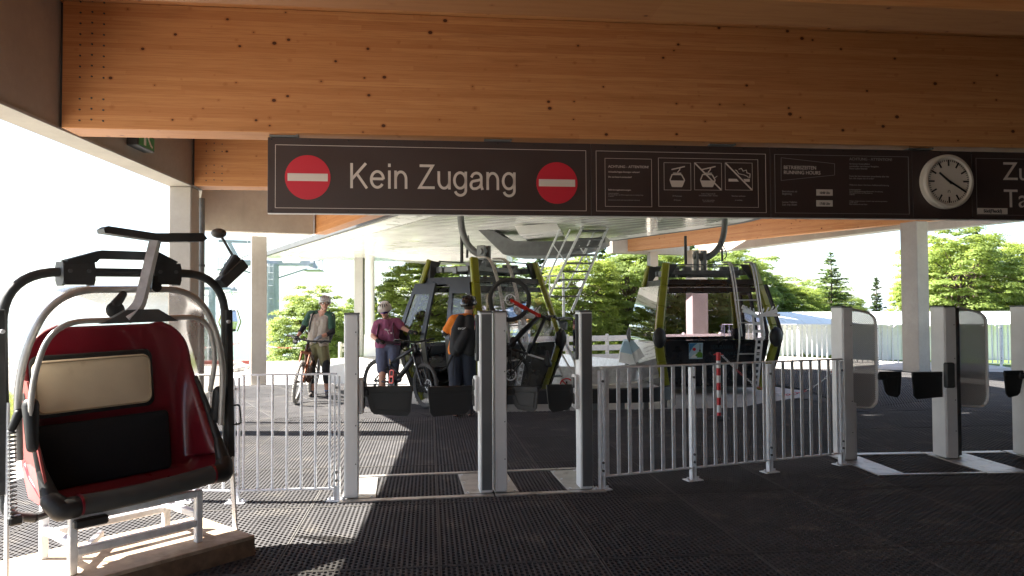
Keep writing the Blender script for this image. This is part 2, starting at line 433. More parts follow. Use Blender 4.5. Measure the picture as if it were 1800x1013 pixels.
# ------------------------------------------------------------------ platform floor with rubber ring mats
FL = thing('floor', 'black rubber ring mat floor of the station platform', None, kind='structure')
mb = MB()
FP = [(-5.0, -3), (9.6, -3), (12.4, 17.8), (8.3, 19.1), (4.2, 19.1), (5.65, 14.4), (5.15, 13.2), (3.58, 11.82), (-.55, 11.39), (-1.66, 12.5), (-3.55, 15.9), (-6.2, 15.6), (-4.7, 9)]
mb.prism([(x, y, -.0235) for x, y in FP], (0, 0, -.07))
mb.build('underlay', M['dirt'], FL)
PX, PY, TH = .0335, .052, .021
def inpoly(x, y, P):
    r = False; j = len(P) - 1
    for i in range(len(P)):
        xi, yi = P[i]; xj, yj = P[j]
        if (yi > y) != (yj > y) and x < (xj - xi) * (y - yi) / (yj - yi) + xi: r = not r
        j = i
    return r
def mat_mesh(nx, ny, keep=None, lod=0):
    """one rubber mat lying on z=0 (top), x 0..nx*PX, y 0..ny*PY, oblong holes in staggered columns"""
    v = []; f = []
    hx, hy = PX * .36, PY * .35
    W, H = nx * PX, ny * PY
    for i in range(nx):
        off = PY * .5 if i % 2 else 0.0
        for j in range(ny):
            x0, y0 = i * PX, j * PY + off - PY * .25
            cx, cy = x0 + PX / 2, y0 + PY / 2
            if keep and not keep(cx, cy): continue
            o = len(v)
            ya, yb = y0, y0 + PY
            v += [(x0, ya, 0), (x0 + PX, ya, 0), (x0 + PX, cy, 0), (x0 + PX, yb, 0), (x0, yb, 0), (x0, cy, 0)]
            hexa = [(cx - hx * .6, cy - hy), (cx + hx * .6, cy - hy), (cx + hx, cy), (cx + hx * .6, cy + hy), (cx - hx * .6, cy + hy), (cx - hx, cy)]
            v += [(a, b, 0) for a, b in hexa]
            for k in range(6): f.append((o + k, o + (k + 1) % 6, o + 6 + (k + 1) % 6, o + 6 + k))
            if lod == 0:
                v += [(a, b, -TH) for a, b in hexa]
                for k in range(6): f.append((o + 6 + k, o + 6 + (k + 1) % 6, o + 12 + (k + 1) % 6, o + 12 + k))
    if keep is None:
        W, H, e = nx * PX, ny * PY + PY * .25, .009
        for (xa, ya, xb, yb) in ((-.002, -PY * .27, W + .002, -PY * .27 + e), (-.002, H - e * 1.0 - PY * .0, W + .002, H), (-.002, -PY * .27 + e, e - .002, H - e), (W - e + .002, -PY * .27 + e, W + .002, H - e)):
            o = len(v); v += [(xa, ya, .0015), (xb, ya, .0015), (xb, yb, .0015), (xa, yb, .0015), (xa, ya, -TH), (xb, ya, -TH), (xb, yb, -TH), (xa, yb, -TH)]
            f += [(o, o + 1, o + 2, o + 3), (o, o + 4, o + 5, o + 1), (o + 1, o + 5, o + 6, o + 2), (o + 2, o + 6, o + 7, o + 3), (o + 3, o + 7, o + 4, o)]
    me = bpy.data.meshes.new('rubber_mat'); me.from_pydata(v, [], f); me.materials.append(M['rubber']); me.materials.append(M['rim'])
    if keep is None:
        for k in range(4): me.polygons[len(me.polygons) - 20 + 5 * k].material_index = 1
    me.update()
    return me
def strip_frame(me_w, me_h):
    pass
NXM, NYM = 30, 28                 # about 1.0 x 1.46 m
MW, MH = NXM * PX + .010, NYM * PY + PY * .52 + .008
rng = random.Random(4)
full = mat_mesh(NXM, NYM)
def lay(origin, rot, i0, i1, j0, j1, region, zo):
    c, s_ = math.cos(rot), math.sin(rot); n = 0
    for i in range(i0, i1):
        for j in range(j0, j1):
            lx, ly = i * MW, j * MH
            W = lambda x, y: (origin[0] + c * (lx + x) - s_ * (ly + y), origin[1] + s_ * (lx + x) + c * (ly + y))
            cs = [inpoly(*W(x, y), region) for x in (0, MW * .5, MW) for y in (0, MH * .5, MH)]
            if not any(cs): continue
            # skip what the camera cannot see (behind it)
            wx, wy = W(MW / 2, MH / 2)
            if wy < .6 or abs(wx) > .9 * wy + 2.2: continue
            me = full if all(cs) else mat_mesh(NXM, NYM, lambda x, y: inpoly(*W(x, y), region))
            o = put(me, 'rubber_mat', FL, (*W(0, 0), zo + rng.uniform(-.0012, .0012)), (rng.uniform(-.0006, .0006), rng.uniform(-.0006, .0006), rot + rng.uniform(-.002, .002)))
            n += 1
    return n
RG1 = [(-4.9, -3), (9.5, -3), (10.6, 9.2), (5.4, 12.2), (5.0, 13.0), (3.56, 11.78), (-.55, 11.36), (-.95, 11.6), (-1.25, 10.9), (-4.6, 10.45)]
RG2 = [(-4.62, 10.47), (-1.27, 10.92), (-.97, 11.62), (-1.68, 12.48), (-3.57, 15.85), (-6.1, 15.55), (-4.75, 10.45)]
RG3 = [(10.62, 9.22), (12.3, 17.7), (8.3, 19.0), (4.25, 19.0), (5.68, 14.4), (5.42, 12.22)]
n1_ = lay(tuple(bld(.07 - 5 * MW, .2))[:2], YAW, 0, 18, 0, 9, RG1, 0)
n2_ = lay((-4.5, 8.5), math.atan2(AX.y, AX.x) - math.pi / 2, -4, 10, -3, 7, RG2, -.003)
n3_ = lay((6, 12), math.atan2(AX.y, AX.x) - math.pi / 2, -6, 10, -6, 9, RG3, -.003)
print('mats', n1_, n2_, n3_)

# ------------------------------------------------------------------ station hall
HALL = thing('station_hall', 'open timber and concrete lift station hall with large glulam beams', 'building', (0, 0, 0), YAW)
ZB = 3.17
def beam(b0, b1, a0, a1, z0=ZB + .012, z1=4.3, name='timber_beam'):
    mb = MB(); L = a1 - a0
    mb.box((L / 2, 0, (z1 - z0) / 2), (L, b1 - b0, z1 - z0), bev=.006)
    return mb.build(name, M['wood'], HALL, loc=(a0, (b0 + b1) / 2, z0))
RIN = lambda b: -3.21 + (b - 6.76) * .0605      # inner face of the left concrete edge beam
for (b0, b1) in ((-2.5, -2.17), (.56, .89), (3.61, 3.94), (6.79, 7.12), (9.84, 10.17)):
    beam(b0, b1, RIN((b0 + b1) / 2) + .022, 9.3)
mb = MB()
for b in (-2.33, .72, 3.77, 6.955, 10.0):          # dark joint between timber and concrete
    mb.box((RIN(b) + .011, b, 3.74), (.020, .29, 1.10))
mb.build('joint_strip', M['steel_d'], HALL)
mb = MB()                                           # steel dowel ends in the timber
for b0 in (6.79, 9.84):
    for i in range(3):
        for k in range(12):
            if k == 3: continue
            mb.lathe([(.008, 0), (.008, .006), (.0, .0065)], 8, Matrix.Translation((RIN(b0) + .18 + i * .098, b0 - .0, 3.25 + k * .095 + (.01 if i == 1 else 0))) @ Matrix.Rotation(R(90), 4, 'X'))
mb.build('dowel', M['steel_d'], HALL, kind='stuff')
# left concrete edge beam
mb = MB(); T = .28
mb.prism([(RIN(-5), -5, ZB), (RIN(10.2), 10.2, ZB), (RIN(10.2) - T, 10.2, ZB), (RIN(-5) - T, -5, ZB)], (0, 0, 1.30))
mb.build('concrete_edge_beam', M['conc'], HALL)
mb = MB(); mb.prism([(RIN(-5) + .014, -5, ZB + .0), (RIN(10.17) + .014, 10.17, ZB + .0), (RIN(10.17) + .002, 10.17, ZB), (RIN(-5) + .002, -5, ZB)], (0, 0, .025))
mb.build('drip_edge', M['conc_l'], HALL)
def column(a, b, w, d, h, mat='conc', name='concrete_column'):
    mb = MB(); mb.box((a, b, h / 2 - .06), (w, d, h + .118), bev=.012)
    return mb.build(name, M[mat], HALL)
column(RIN(10) - .14, 9.98, .275, .34, ZB - .001)
column(RIN(1.5) - .14, 1.4, .275, .34, ZB - .001)
# cross beam at the far left, with its column
iH = Matrix.Rotation(-YAW, 4, 'Z')
def H(p): return iH @ Vector(p)                     # world to hall coordinates
ce1, ce2 = g(345, 404.5, ZB), g(552, 411.5, ZB)
mb = MB(); dv = (ce2 - ce1).normalized(); nv = Vector((-dv.y, dv.x, 0))
q = [H(ce1), H(ce2), H(ce2 + nv * .3), H(ce1 + nv * .3)]
mb.prism(q, (0, 0, 1.13)); mb.build('concrete_cross_beam', M['conc'], HALL)
cl = g(450, 675); mb = MB(); q = H(cl + nv * .0 + Vector((0, .15, 0)))
mb.box((q.x, q.y, ZB / 2 - .06), (.32, .30, ZB + .118), Matrix.Rotation(R(14), 3, 'Z'), bev=.012); mb.build('concrete_column', M['conc'], HALL)
# edge beam from the near column to the far cross beam, outside
mb = MB(); q0 = Vector((RIN(10.2) - .28, 10.21, ZB)); q1 = H(ce1)
mb.prism([q0, q0 + Vector((.28, 0, 0)), q1 + Vector((.0, 0, 0)), q1 - Vector((.28, 0, 0))], (0, 0, 1.12)); mb.build('concrete_edge_beam', M['conc'], HALL)
def diag_beam(p, q, w, h, side, name='timber_beam', mat='wood', lower=0.0):
    """timber along p-q (world points of the lower visible edge), body on the given side"""
    t = (q - p); L = t.length; t.normalize(); n = Vector((-t.y, t.x, 0)) * side
    mb = MB(); mb.box((L / 2, side * w / 2, h / 2), (L, w, h), bev=.006)
    pp = H(p); return mb.build(name, M[mat], HALL, loc=pp, rot=(0, 0, math.atan2(t.y, t.x) - YAW))
tl = g(552, 412, ZB + .012); diag_beam(tl, tl - AX * 6.1, .26, 1.1, 1)
# right-hand timber and concrete edge
tr1, tr2 = g(1088, 443.6, 3.7), g(1640, 388, 3.7)
diag_beam(tr1, tr2 + (tr2 - tr1).normalized() * .8, .26, .62, 1)
cr1, cr0 = g(1590, 398, 3.6), g(1215, 446.5, 3.6)
off = Vector((.30, .12, 0))
diag_beam(cr0 + off, cr1 + off, .42, .75, 1, 'concrete_edge_beam', 'conc')
rb1, rb2 = g(1600, 409, 3.6), g(1830, 384, 3.6)
diag_beam(rb1, rb2 + (rb2 - rb1).normalized() * 6, .3, .9, 1, 'concrete_edge_beam', 'conc_l')
cb1, cb2 = g(1083, 444, 3.62), g(1216, 447.5, 3.62)
diag_beam(cb1 + Vector((-.1, .3, 0)), cb2 + Vector((0, .3, 0)), .4, .8, 1, 'concrete_cross_beam', 'conc')
cr = g(1621, 655)
for (p, w, d, rz) in ((cr, .36, .50, 12), (g(1229, 618) + Vector((0, 0, 0)), .62, .5, 8), (g(1150, 616), .32, .3, 8)):
    q = H((p.x, p.y + d / 2, 0)); mb = MB(); mb.box((q.x, q.y, 1.75), (w, d, 3.78), Matrix.Rotation(R(rz), 3, 'Z'), bev=.015); mb.build('concrete_column', M['conc'], HALL)
# roof deck, with hidden slabs added to block sun
mb = MB()
def slab(pts, z0, z1):
    mb.prism([(p[0], p[1], z0) for p in pts], (0, 0, z1 - z0))
slab([(RIN(-5) - T, -5), (9.6, -5), (9.6, 10.5), (RIN(10.5) - T, 10.5)], 4.302, 4.5)
mb.build('ceiling', M['wood'], HALL)
mb = MB(); e1_ = tl; pts = [bld(RIN(10.52) - T, 10.52), bld(1.6, 10.52), tl - AX * 5.3 + BX * .0, tl + nv * .3, ce1 + nv * .3]
slab([H(p) for p in pts], 4.31, 4.5)
slab([(.2, 10.52), (9.6, 10.52), (9.6, 11.3), (4.6, 11.3), (3.6, 10.78), (.2, 10.78)], 4.54, 4.70)  # hidden filler slab, stops a sun streak between hall and terminal roofs
slab([H(p) for p in (bld(-1.5, 10.52), bld(1.7, 10.53), bld(1.7, 10.8), Vector((.2, 11.4, 0)), Vector((-1.0, 12.3, 0)), Vector((-1.65, 12.5, 0)), Vector((-2.4, 12.65, 0)))], 4.72, 4.86)  # hidden slab over the gap, put in to keep sun off the floor
rq = [bld(9.6, 7), tr2 + (tr2 - tr1).normalized() * .8, tr1, tr1 + BX * 1.2 + AX * .3, cr1 + Vector((1.0, 1.0, 0)), rb2 + Vector((.4, -5, 0))]
slab([H(p) for p in rq], 4.33, 4.52)
t2 = (tr2 - tr1).normalized(); nq = Vector((t2.y, -t2.x, 0))
tm = tr1.lerp(tr2, .60)
slab([H(p) for p in (tr1 - nq * .02, tr2 + t2 * .8 - nq * .02, tr2 + t2 * .8 + nq * 5.3, tm + nq * 4.2, tm + nq * 1.0, tr1 + nq * 1.0)], 4.54, 4.70)  # unseen overhang, outline drawn to shade the right timber and column
mb.build('roof_deck_and_shade_slabs', M['wood'], HALL)
# unseen rear and right walls, added dark to hold down light in the hall
mb = MB(); mb.box((4.7, -5.12, 2.15), (10.2, .2, 4.4)); mb.build('unseen_rear_wall', M['cab_f'], HALL)
mb = MB(); mb.box((9.72, 2.6, 2.15), (.2, 15.2, 4.3)); mb.build('unseen_side_wall', M['cab_f'], HALL)
mb = MB(); mb.prism([(RIN(-5) - .16, -5.0, 0), (RIN(0.5) - .16, 0.5, 0), (RIN(0.5) - .02, 0.5, 0), (RIN(-5) - .02, -5.0, 0)], (0, 0, ZB - .002)); mb.build('unseen_side_wall', M['conc'], HALL)  # unseen left wall, added so light falls off along the beams
# drain pipe beside the column
dp = H(at(353, 400, 10.45)); mb = MB(); mb.tube([(dp.x, dp.y, -.05), (dp.x, dp.y, 3.17)], .055, 14)
pipe = mb.build('drainpipe', M['galv_d'], HALL, smooth=True)
mb = MB()
for z in (.9, 2.2): mb.tube([(dp.x, dp.y, z), (dp.x, dp.y, z + .03)], .064, 14); mb.bar((dp.x - .18, dp.y, z + .015), (dp.x - .05, dp.y, z + .015), .02, .02)
mb.build('pipe_clamp', M['steel_d'], pipe, smooth=True)

# ------------------------------------------------------------------ exit light
q = g(250, 262, 3.3); q = bld(RIN(8.3), 8.25, 3.27)
EX = thing('exit_light', 'green emergency exit light on the concrete edge beam behind the first timber', 'exit sign', q, YAW + math.atan(.0605) * -1)
mb = MB(); mb.box((.06, 0, .12), (.12, .40, .16), bev=.008); mb.build('housing', M['steel_d'], EX)
mb = MB(); mb.box((.1225, 0, .12), (.005, .36, .13)); mb.build('green_panel', pm('exit_green', (.02, .28, .10), .35), EX)
mb = MB(); mb.box((.126, -.05, .12), (.004, .05, .10)); mb.bar((.126, .02, .17), (.126, .1, .09), .004, .025); mb.bar((.126, .06, .12), (.126, .13, .08), .004, .02); mb.ball((.126, .04, .175), (.003, .016, .016), 8, 6)
mb.build('pictogram', M['postwht'], EX)

# ------------------------------------------------------------------ lift terminal
TER = thing('lift_terminal', 'white roofed gondola lift terminal with gloss slatted underside', 'lift terminal', (0, 0, 0))
ZS, HW, TL = 3.36, 3.40, 14.5
out_s = stad(TC, HW, TL, 28); in_s = stad(TC, HW - .55, TL, 28)
def soff_y(k): return k
mb = MB()                                           # smooth margin of the soffit
mb.grid([[Vector((p.x, p.y, ZS)) for p in out_s], [Vector((p.x, p.y, ZS - .004)) for p in in_s]])
mb.grid([[Vector((p.x, p.y, ZS + .05)) for p in out_s], [Vector((p.x, p.y, ZS)) for p in out_s]])
mb.build('soffit_margin', M['white'], TER, smooth=True)
mb = MB(); hw = HW - .56; step = .25                # slats across the terminal
k = -hw + .02
while k < TL - .3:
    half = hw if k >= 0 else math.sqrt(max(.01, hw * hw - k * k))
    c = TC + AX * (k + step / 2)
    pr = [(-.5 * step + .012, .0), (-.5 * step + .03, -.022), (.5 * step - .03, -.022), (.5 * step - .012, 0)]
    rows = []
    for (a, z) in pr: rows.append([c + AX * a - BX * half + Vector((0, 0, ZS + .012 + z)), c + AX * a + BX * half + Vector((0, 0, ZS + .012 + z))])
    mb.grid(rows); k += step
mb.build('soffit_slats', M['slat'], TER, kind='stuff')
mb = MB(); mb.prism([(p.x, p.y, ZS + .03) for p in in_s], (0, 0, .03)); mb.build('soffit_backing', M['white'], TER)
mb = MB()                                           # dark rubber edge gutter
o2 = stad(TC, HW + .16, TL, 28); o3 = stad(TC, HW + .005, TL, 28)
mb.grid([[Vector((p.x, p.y, ZS + .02)) for p in o3], [Vector((p.x, p.y, ZS + .0)) for p in o2], [Vector((p.x, p.y, ZS + .14)) for p in o2]])
mb.build('edge_gutter', M['steel_d'], TER, smooth=True)
mb = MB(); rows = []                                # rounded roof shell
for (d, z) in ((.16, .14), (.24, .45), (.27, .85), (.15, 1.3), (-.2, 1.65), (-1.0, 1.9), (-2.4, 2.0), (-3.3, 2.02)):
    rows.append([Vector((p.x, p.y, ZS + z)) for p in stad(TC, HW + d, TL + .0, 28)])
mb.grid(rows)
mb.build('roof_shell', M['shell'], TER, smooth=True)
mb = MB()
for k in range(9):                                   # shell panel joints
    c = TC + AX * (1.0 + k * 1.9)
    for s_ in (-1, 1):
        mb.tube([c + BX * (s_ * (HW + d + .006)) + Vector((0, 0, ZS + z)) for (d, z) in ((.16, .14), (.24, .45), (.27, .85), (.15, 1.3), (-.2, 1.65), (-1.0, 1.9))], .012, 5)
mb.build('shell_joint', M['galv'], TER, kind='stuff')
ct = g(635, 624); mb = MB()
mb.box((ct.x - .12, ct.y + .3, 1.66), (.30, .6, 3.4), Matrix.Rotation(R(4), 3, 'Z'), bev=.02); mb.build('terminal_column', M['conc_l'], TER)
mb = MB(); mb.tube([(ct.x + .27, ct.y + .1, .5), (ct.x + .27, ct.y + .1, 3.36)], .17, 14)
mb.prism([(ct.x + .08, ct.y, -.05), (ct.x + .62, ct.y, -.05), (ct.x + .44, ct.y, .7), (ct.x + .1, ct.y, .7)], (0, .3, 0)); mb.build('column_casing', M['white'], TER, smooth=True)
# grey steel duct below the soffit
def wall_poly(pts, d): return [at(x, y, d) for x, y in pts]
mb = MB(); mb.prism(wall_poly([(838, 402), (862, 402), (884, 416), (905, 424), (1010, 424), (1064, 415), (1064, 426), (1040, 436), (985, 449), (905, 450), (884, 447)], 16.6), (.25, 1.1, 0))
mb.build('steel_duct', M['galv_d'], TER)
mb = MB(); mb.prism(wall_poly([(905, 398), (978, 392), (984, 405), (912, 412)], 15.4), (.3, 2.2, 0)); mb.build('service_hatch', M['white'], TER)
mb = MB(); mb.prism(wall_poly([(640, 446), (890, 446), (890, 456), (760, 460), (700, 457)], 24.0), (.2, 2.0, 0)); mb.build('guide_housing', M['white'], TER)
for px in (505, 520):
    mb = MB(); c = at(px, 456, 22.5); mb.box(c, (.26, .14, .2), Matrix.Rotation(R(20), 3, 'X'), bev=.02); mb.bar(c + Vector((.05, 0, .1)), c + Vector((.1, 0, .4)), .03, .03)
    mb.build('floodlight', M['white'], TER)
# island inside the turning circle and the black bumper band along the platform edge
IC = Vector((1.45, 15.7, 0)); isl = stad(IC, 1.45, 6.5, 30)
ISL = thing('turning_island', 'low white island with grey guard skirt inside the cabin turning circle', 'platform')
mb = MB(); mb.prism([(p.x, p.y, -.04) for p in isl], (0, 0, .14)); mb.build('island_deck', M['white'], ISL, smooth=True)
mb = MB(); b = [Vector((p.x, p.y, .10)) for p in stad(IC, 1.2, 6, 24)]
mb.grid([[p + Vector((0, 0, .34)) for p in b], b]); mb.build('guard_skirt', M['galv'], ISL, smooth=True)
mb = MB()
for k in range(2, 24, 4):
    for r_ in range(3):
        for c_ in range(3):
            t_ = (b[k + 1] - b[k]).normalized(); n_ = Vector((t_.y, -t_.x, 0))
            mb.box(b[k] + t_ * (.05 * c_) + n_ * .012 + Vector((0, 0, .10 + .06 * r_)), (.02, .02, .03), Matrix.Rotation(math.atan2(t_.y, t_.x), 3, 'Z'))
mb.build('vent_slot', M['black'], ISL, kind='stuff')
BMP = thing('bumper_band', 'black rubber bumper band on grey legs curving along the platform edge', 'bumper')
bp = fillet([(-.15, 11.62, 0), (1.2, 11.66, 0), (2.62, 11.85, 0), (2.95, 13.6, 0)], 1.25, 12)
mb = MB(); rows = []
for (d_, z) in ((0, .085), (0, .30), (.05, .315), (.06, .30), (.06, .085), (0, .085)):
    row = []
    for k, q in enumerate(bp):
        t_ = (bp[min(k + 1, len(bp) - 1)] - bp[max(k - 1, 0)]).normalized(); row.append(q + Vector((-t_.y, t_.x, 0)) * d_ + Vector((0, 0, z)))
    rows.append(row)
mb.grid(rows); mb.build('rubber_band', M['black'], BMP, smooth=30)
for k in range(0, len(bp), 4):
    mb = MB(); mb.box(bp[k] + Vector((-.0, .10, .04)), (.07, .07, .20)); mb.build('band_leg', M['galv_d'], BMP)
# ------------------------------------------------------------------ lettering
_texts = []
def text(body, size, mat, parent, x, z, align='LEFT', y=-.004, name='lettering', sx=1.0, space=1.0, rot=None, bold=0.0):
    cu = bpy.data.curves.new(name, 'FONT'); cu.body = body; cu.size = size; cu.align_x = align; cu.extrude = .0012
    cu.space_line = space; cu.offset = bold
    o = bpy.data.objects.new(name, cu); COL.objects.link(o)
    o.parent = parent; o.location = (x, y, z); o.rotation_euler = rot or (R(90), 0, 0); o.scale = (sx, 1, 1)
    cu.materials.append(mat); _texts.append(o); return o
def bake_texts():
    bpy.context.view_layer.update(); dg = bpy.context.evaluated_depsgraph_get()
    for o in _texts:
        me = bpy.data.meshes.new_from_object(o.evaluated_get(dg)); me.name = 'lettering'
        n = bpy.data.objects.new('lettering', me); COL.objects.link(n)
        n.parent = o.parent; n.location = o.location; n.rotation_euler = o.rotation_euler; n.scale = o.scale
        bpy.data.objects.remove(o)
# ------------------------------------------------------------------ overhead sign
SG0 = at(470, 374, 6.70); SGZ = SG0.z; SGH = .69
SGN = thing('overhead_sign', 'long dark brown sign board reading Kein Zugang under the big timber beam', 'sign', (SG0.x, SG0.y, SGZ), YAW)
def sx(px, py=310):
    r = ray(px, py); o = Vector((0, 0, CAM_H)); n = E2
    t = (Vector((SG0.x, SG0.y, 0)) - o).dot(n) / r.dot(n); q = o + r * t - SG0
    return q.dot(E1), q.z
mb = MB(); joints = [0, sx(1039)[0], sx(1354)[0], sx(1604)[0], sx(1708)[0], 9.2]
for i in range(5):
    mb = MB(); a, b = joints[i] + (.0015 if i else 0), joints[i + 1] - .0015
    mb.box(((a + b) / 2, .02, SGH / 2), (b - a, .04, SGH), bev=.003); mb.build('board', M['sign'], SGN)
mb = MB(); mb.box((4.6, .026, -.006), (9.2, .03, .008)); mb.build('edge_rail', M['alu'], SGN)
def border(x0, x1, z0, z1, w=.004, mat='print', name='border_line'):
    mb = MB()
    mb.box(((x0 + x1) / 2, -.001, z0), (x1 - x0 + w, .003, w)); mb.box(((x0 + x1) / 2, -.001, z1), (x1 - x0 + w, .003, w))
    mb.box((x0, -.001, (z0 + z1) / 2), (w, .003, z1 - z0 - w)); mb.box((x1, -.001, (z0 + z1) / 2), (w, .003, z1 - z0 - w))
    return mb.build(name, M[mat], SGN)
def brd(px0, py0, px1, py1, **k):
    a = sx(px0, py1); b = sx(px1, py0); border(a[0], b[0], a[1], b[1], **k)
x0 = sx(484)[0]; x1 = sx(1030)[0]; border(x0, x1, .045, SGH - .068)
border(sx(1048)[0], sx(1346)[0], .045, SGH - .068, .0035); border(sx(1362)[0], sx(1597)[0], .045, SGH - .068, .0035, 'print_g'); border(sx(1716)[0], 9.1, .045, SGH - .068, .0035, 'print_g')
def disc(px, py, r, lab):
    cx, cz = sx(px, py); mb = MB(); mb.lathe([(r, 0), (r, .003), (0, .0032)], 48, Matrix.Translation((cx, -.0, cz)) @ Matrix.Rotation(R(90), 4, 'X')); o = mb.build('red_disc', M['red_p'], SGN)
    mb = MB(); mb.box((cx, -.0045, cz), (r * 1.76, .002, r * .34)); b_ = mb.build('white_bar', M['print'], o); 
disc(541, 312, .204, ''); disc(979, 322, .198, '')
cx, cz = sx(617, 331)

def ribbon(mb, pts, w, y=-.0035, th=.003, closed=False):
    P = [Vector((a, b)) for a, b in pts]; n = len(P); L = []; Rr = []
    for i in range(n):
        a = P[i - 1] if (i > 0 or closed) else None; b = P[(i + 1) % n] if (i < n - 1 or closed) else None
        d0 = (P[i] - a).normalized() if a is not None else None; d1 = (b - P[i]).normalized() if b is not None else None
        d0 = d0 or d1; d1 = d1 or d0; n0 = Vector((-d0.y, d0.x)); n1 = Vector((-d1.y, d1.x)); m_ = (n0 + n1).normalized(); k = w / 2 / max(.35, m_.dot(n0)); L.append(P[i] + m_ * k); Rr.append(P[i] - m_ * k)
    rows = [[(l.x, y, l.y), (r.x, y, r.y), (r.x, y + th, r.y), (l.x, y + th, l.y)] for l, r in zip(L, Rr)]
    if closed: rows.append(rows[0])
    mb.grid([[Vector(q) for q in r] for r in rows], closed=True)
def arc(cx_, cy_, rx, ry, a0, a1, n=14): return [(cx_ + rx * math.cos(R(a0 + (a1 - a0) * k / n)), cy_ + ry * math.sin(R(a0 + (a1 - a0) * k / n))) for k in range(n + 1)]
SW, XH = .112, .725
GL = {'K': (.90, [[(.08, 0), (.08, 1)], [(.74, 1.0), (.09, .36)], [(.33, .57), (.79, 0)]]),
 'e': (.78, [[(.09, .385), (.655, .385)] , arc(.375, XH / 2, .285, XH / 2 - SW / 2 + .012, 2, 325, 22)]),
 'i': (.315, [[(.155, 0), (.155, XH)], [(.155, .87), (.155, 1)]]),
 'n': (.78, [[(.13, 0), (.13, XH)], [(.13, .38)] + arc(.375, .385, .245, XH - .385 - SW / 2 + .01, 165, 0, 12) + [(.62, 0)]]),
 'Z': (.86, [[(.09, .94), (.70, .94), (.09, .06), (.80, .06)]]),
 'u': (.78, [[(.64, XH), (.64, 0)], [(.64, .345)] + arc(.39, .34, .255, .34 - SW / 2 + .01, -15, -180, 12) + [(.135, XH)]]),
 'g': (.78, [arc(.37, XH / 2 + .005, .275, XH / 2 - SW / 2 + .01, 0, 360, 22), [(.64, XH), (.64, .0)] + arc(.385, -.02, .255, .215, 0, -165, 10)]),
 'a': (.78, [[(.125, .50)] + arc(.375, .50, .225, XH - .50 - SW / 2 + .01, 165, 0, 10) + [(.60, .16), (.66, 0)], [(.60, .42), (.45, .385), (.28, .355)] + arc(.245, .195, .14, .155, 100, 270, 8) + [(.36, .045), (.52, .12), (.60, .24)]]),
 ' ': (.39, [])}
tw = sum(GL[c_][0] for c_ in 'Kein Zugang'); sc_ = (sx(911)[0] - cx) / tw; px_ = cx - .01; hsc = .232
for c_ in 'Kein Zugang':
    mb = MB()
    for st_ in GL[c_][1]: ribbon(mb, [(px_ + a * sc_, cz + b * hsc) for a, b in st_], SW * (sc_ + hsc) / 2)
    if mb.v: mb.build('letter', M['print'], SGN)
    px_ += GL[c_][0] * sc_
q = sx(1064, 363); q2 = sx(1145, 280); border(q[0], q2[0], q[1], q2[1], .003)
q = sx(1158, 363); q2 = sx(1332, 281); border(q[0], q2[0], q[1], q2[1], .003)
def tx(body, px, py, size, mat='print', align='LEFT', s=1.0, space=1.0): 
    c = sx(px, py); return text(body, size, M[mat], SGN, c[0], c[1], align, sx=s, space=space)
tx('ACHTUNG - ATTENTION!', 1069, 295, .034, s=1.0); tx('Unbeaufsichtigtes Einsteigen verboten!', 1069, 303.5, .0215, s=.92)
tx('Do not board unattended!', 1069, 312.5, .0215); tx('Beförderungsbestimmungen:', 1069, 335, .0195)
tx('Verbindungspflicht!\nDie Anordnungen des Bedienungspersonals ist unbedingt Folge\nzu leisten!', 1069, 341, .0135, 'print_g'); tx('Instructions by the lift staff must be followed at all times!', 1069, 352.5, .0135, 'print_g')
tx('10 Personen', 1190, 346, .019, 'print_g', 'CENTER'); tx('10 Persons', 1190, 353, .016, 'print_g', 'CENTER')
tx('Keine Gegenstände\nhinaushalten oder -werfen', 1245, 342, .018, 'print_g', 'CENTER'); tx('Do not keep anything\nout and throw out', 1245, 353, .014, 'print_g', 'CENTER')
tx('Rauchen verboten', 1298, 346, .019, 'print_g', 'CENTER'); tx('no smoking', 1298, 353, .016, 'print_g', 'CENTER')
pics = []
for (a, b) in ((1167.5, 1214), (1221, 1268), (1275, 1322)):
    q = sx(a, 334); q2 = sx(b, 287); border(q[0], q2[0], q[1], q2[1], .003); pics.append((q[0], q[1], q2[0] - q[0], q2[1] - q[1]))
def pic(i):
    x, z, w, h = pics[i]; return lambda u, v: Vector((x + u * w, -.0022, z + v * h))
def gondola_icon(P, sl=True):
    mb = MB(); T = .011
    mb.bar(P(.28, .75), P(.78, .87), .002, T, (0, 0, 1)); mb.tube([P(.60, .82), P(.58, .74), P(.50, .65)], .005, 6); mb.bar(P(.34, .62), P(.64, .62), .002, .009)
    pts = [(.30, .57), (.65, .57), (.76, .37), (.66, .13), (.30, .13), (.22, .37)]
    for i in range(6): mb.bar(P(*pts[i]), P(*pts[(i + 1) % 6]), .002, T)
    mb.prism([P(.22, .35), P(.76, .35), P(.66, .12), (P(.30, .12))], (0, .001, 0)); return mb
gondola_icon(pic(0)).build('pictogram', M['print'], SGN)
mb = gondola_icon(pic(1)); P = pic(1); mb.bar(P(0.02, .98), P(.97, .02), .003, .013); mb.bar(P(.74, .45), P(.84, .52), .002, .006); mb.build('pictogram', M['print'], SGN)
P = pic(2); mb = MB(); mb.bar(P(.02, .98), P(.97, .02), .003, .013); mb.prism([P(.12, .41), P(.12, .31), P(.5, .31), P(.42, .41)], (0, .001, 0)); mb.prism([P(.67, .41), P(.72, .31), P(.9, .31), P(.9, .41)], (0, .001, 0))
mb.tube([P(.85, .44), P(.84, .5), P(.7, .56), P(.5, .6), P(.42, .72), P(.36, .74)], .0035, 5); mb.tube([P(.9, .44), P(.92, .6), P(.8, .64), P(.78, .74), P(.66, .70), P(.6, .80), P(.5, .76)], .0045, 5); mb.build('pictogram', M['print'], SGN)
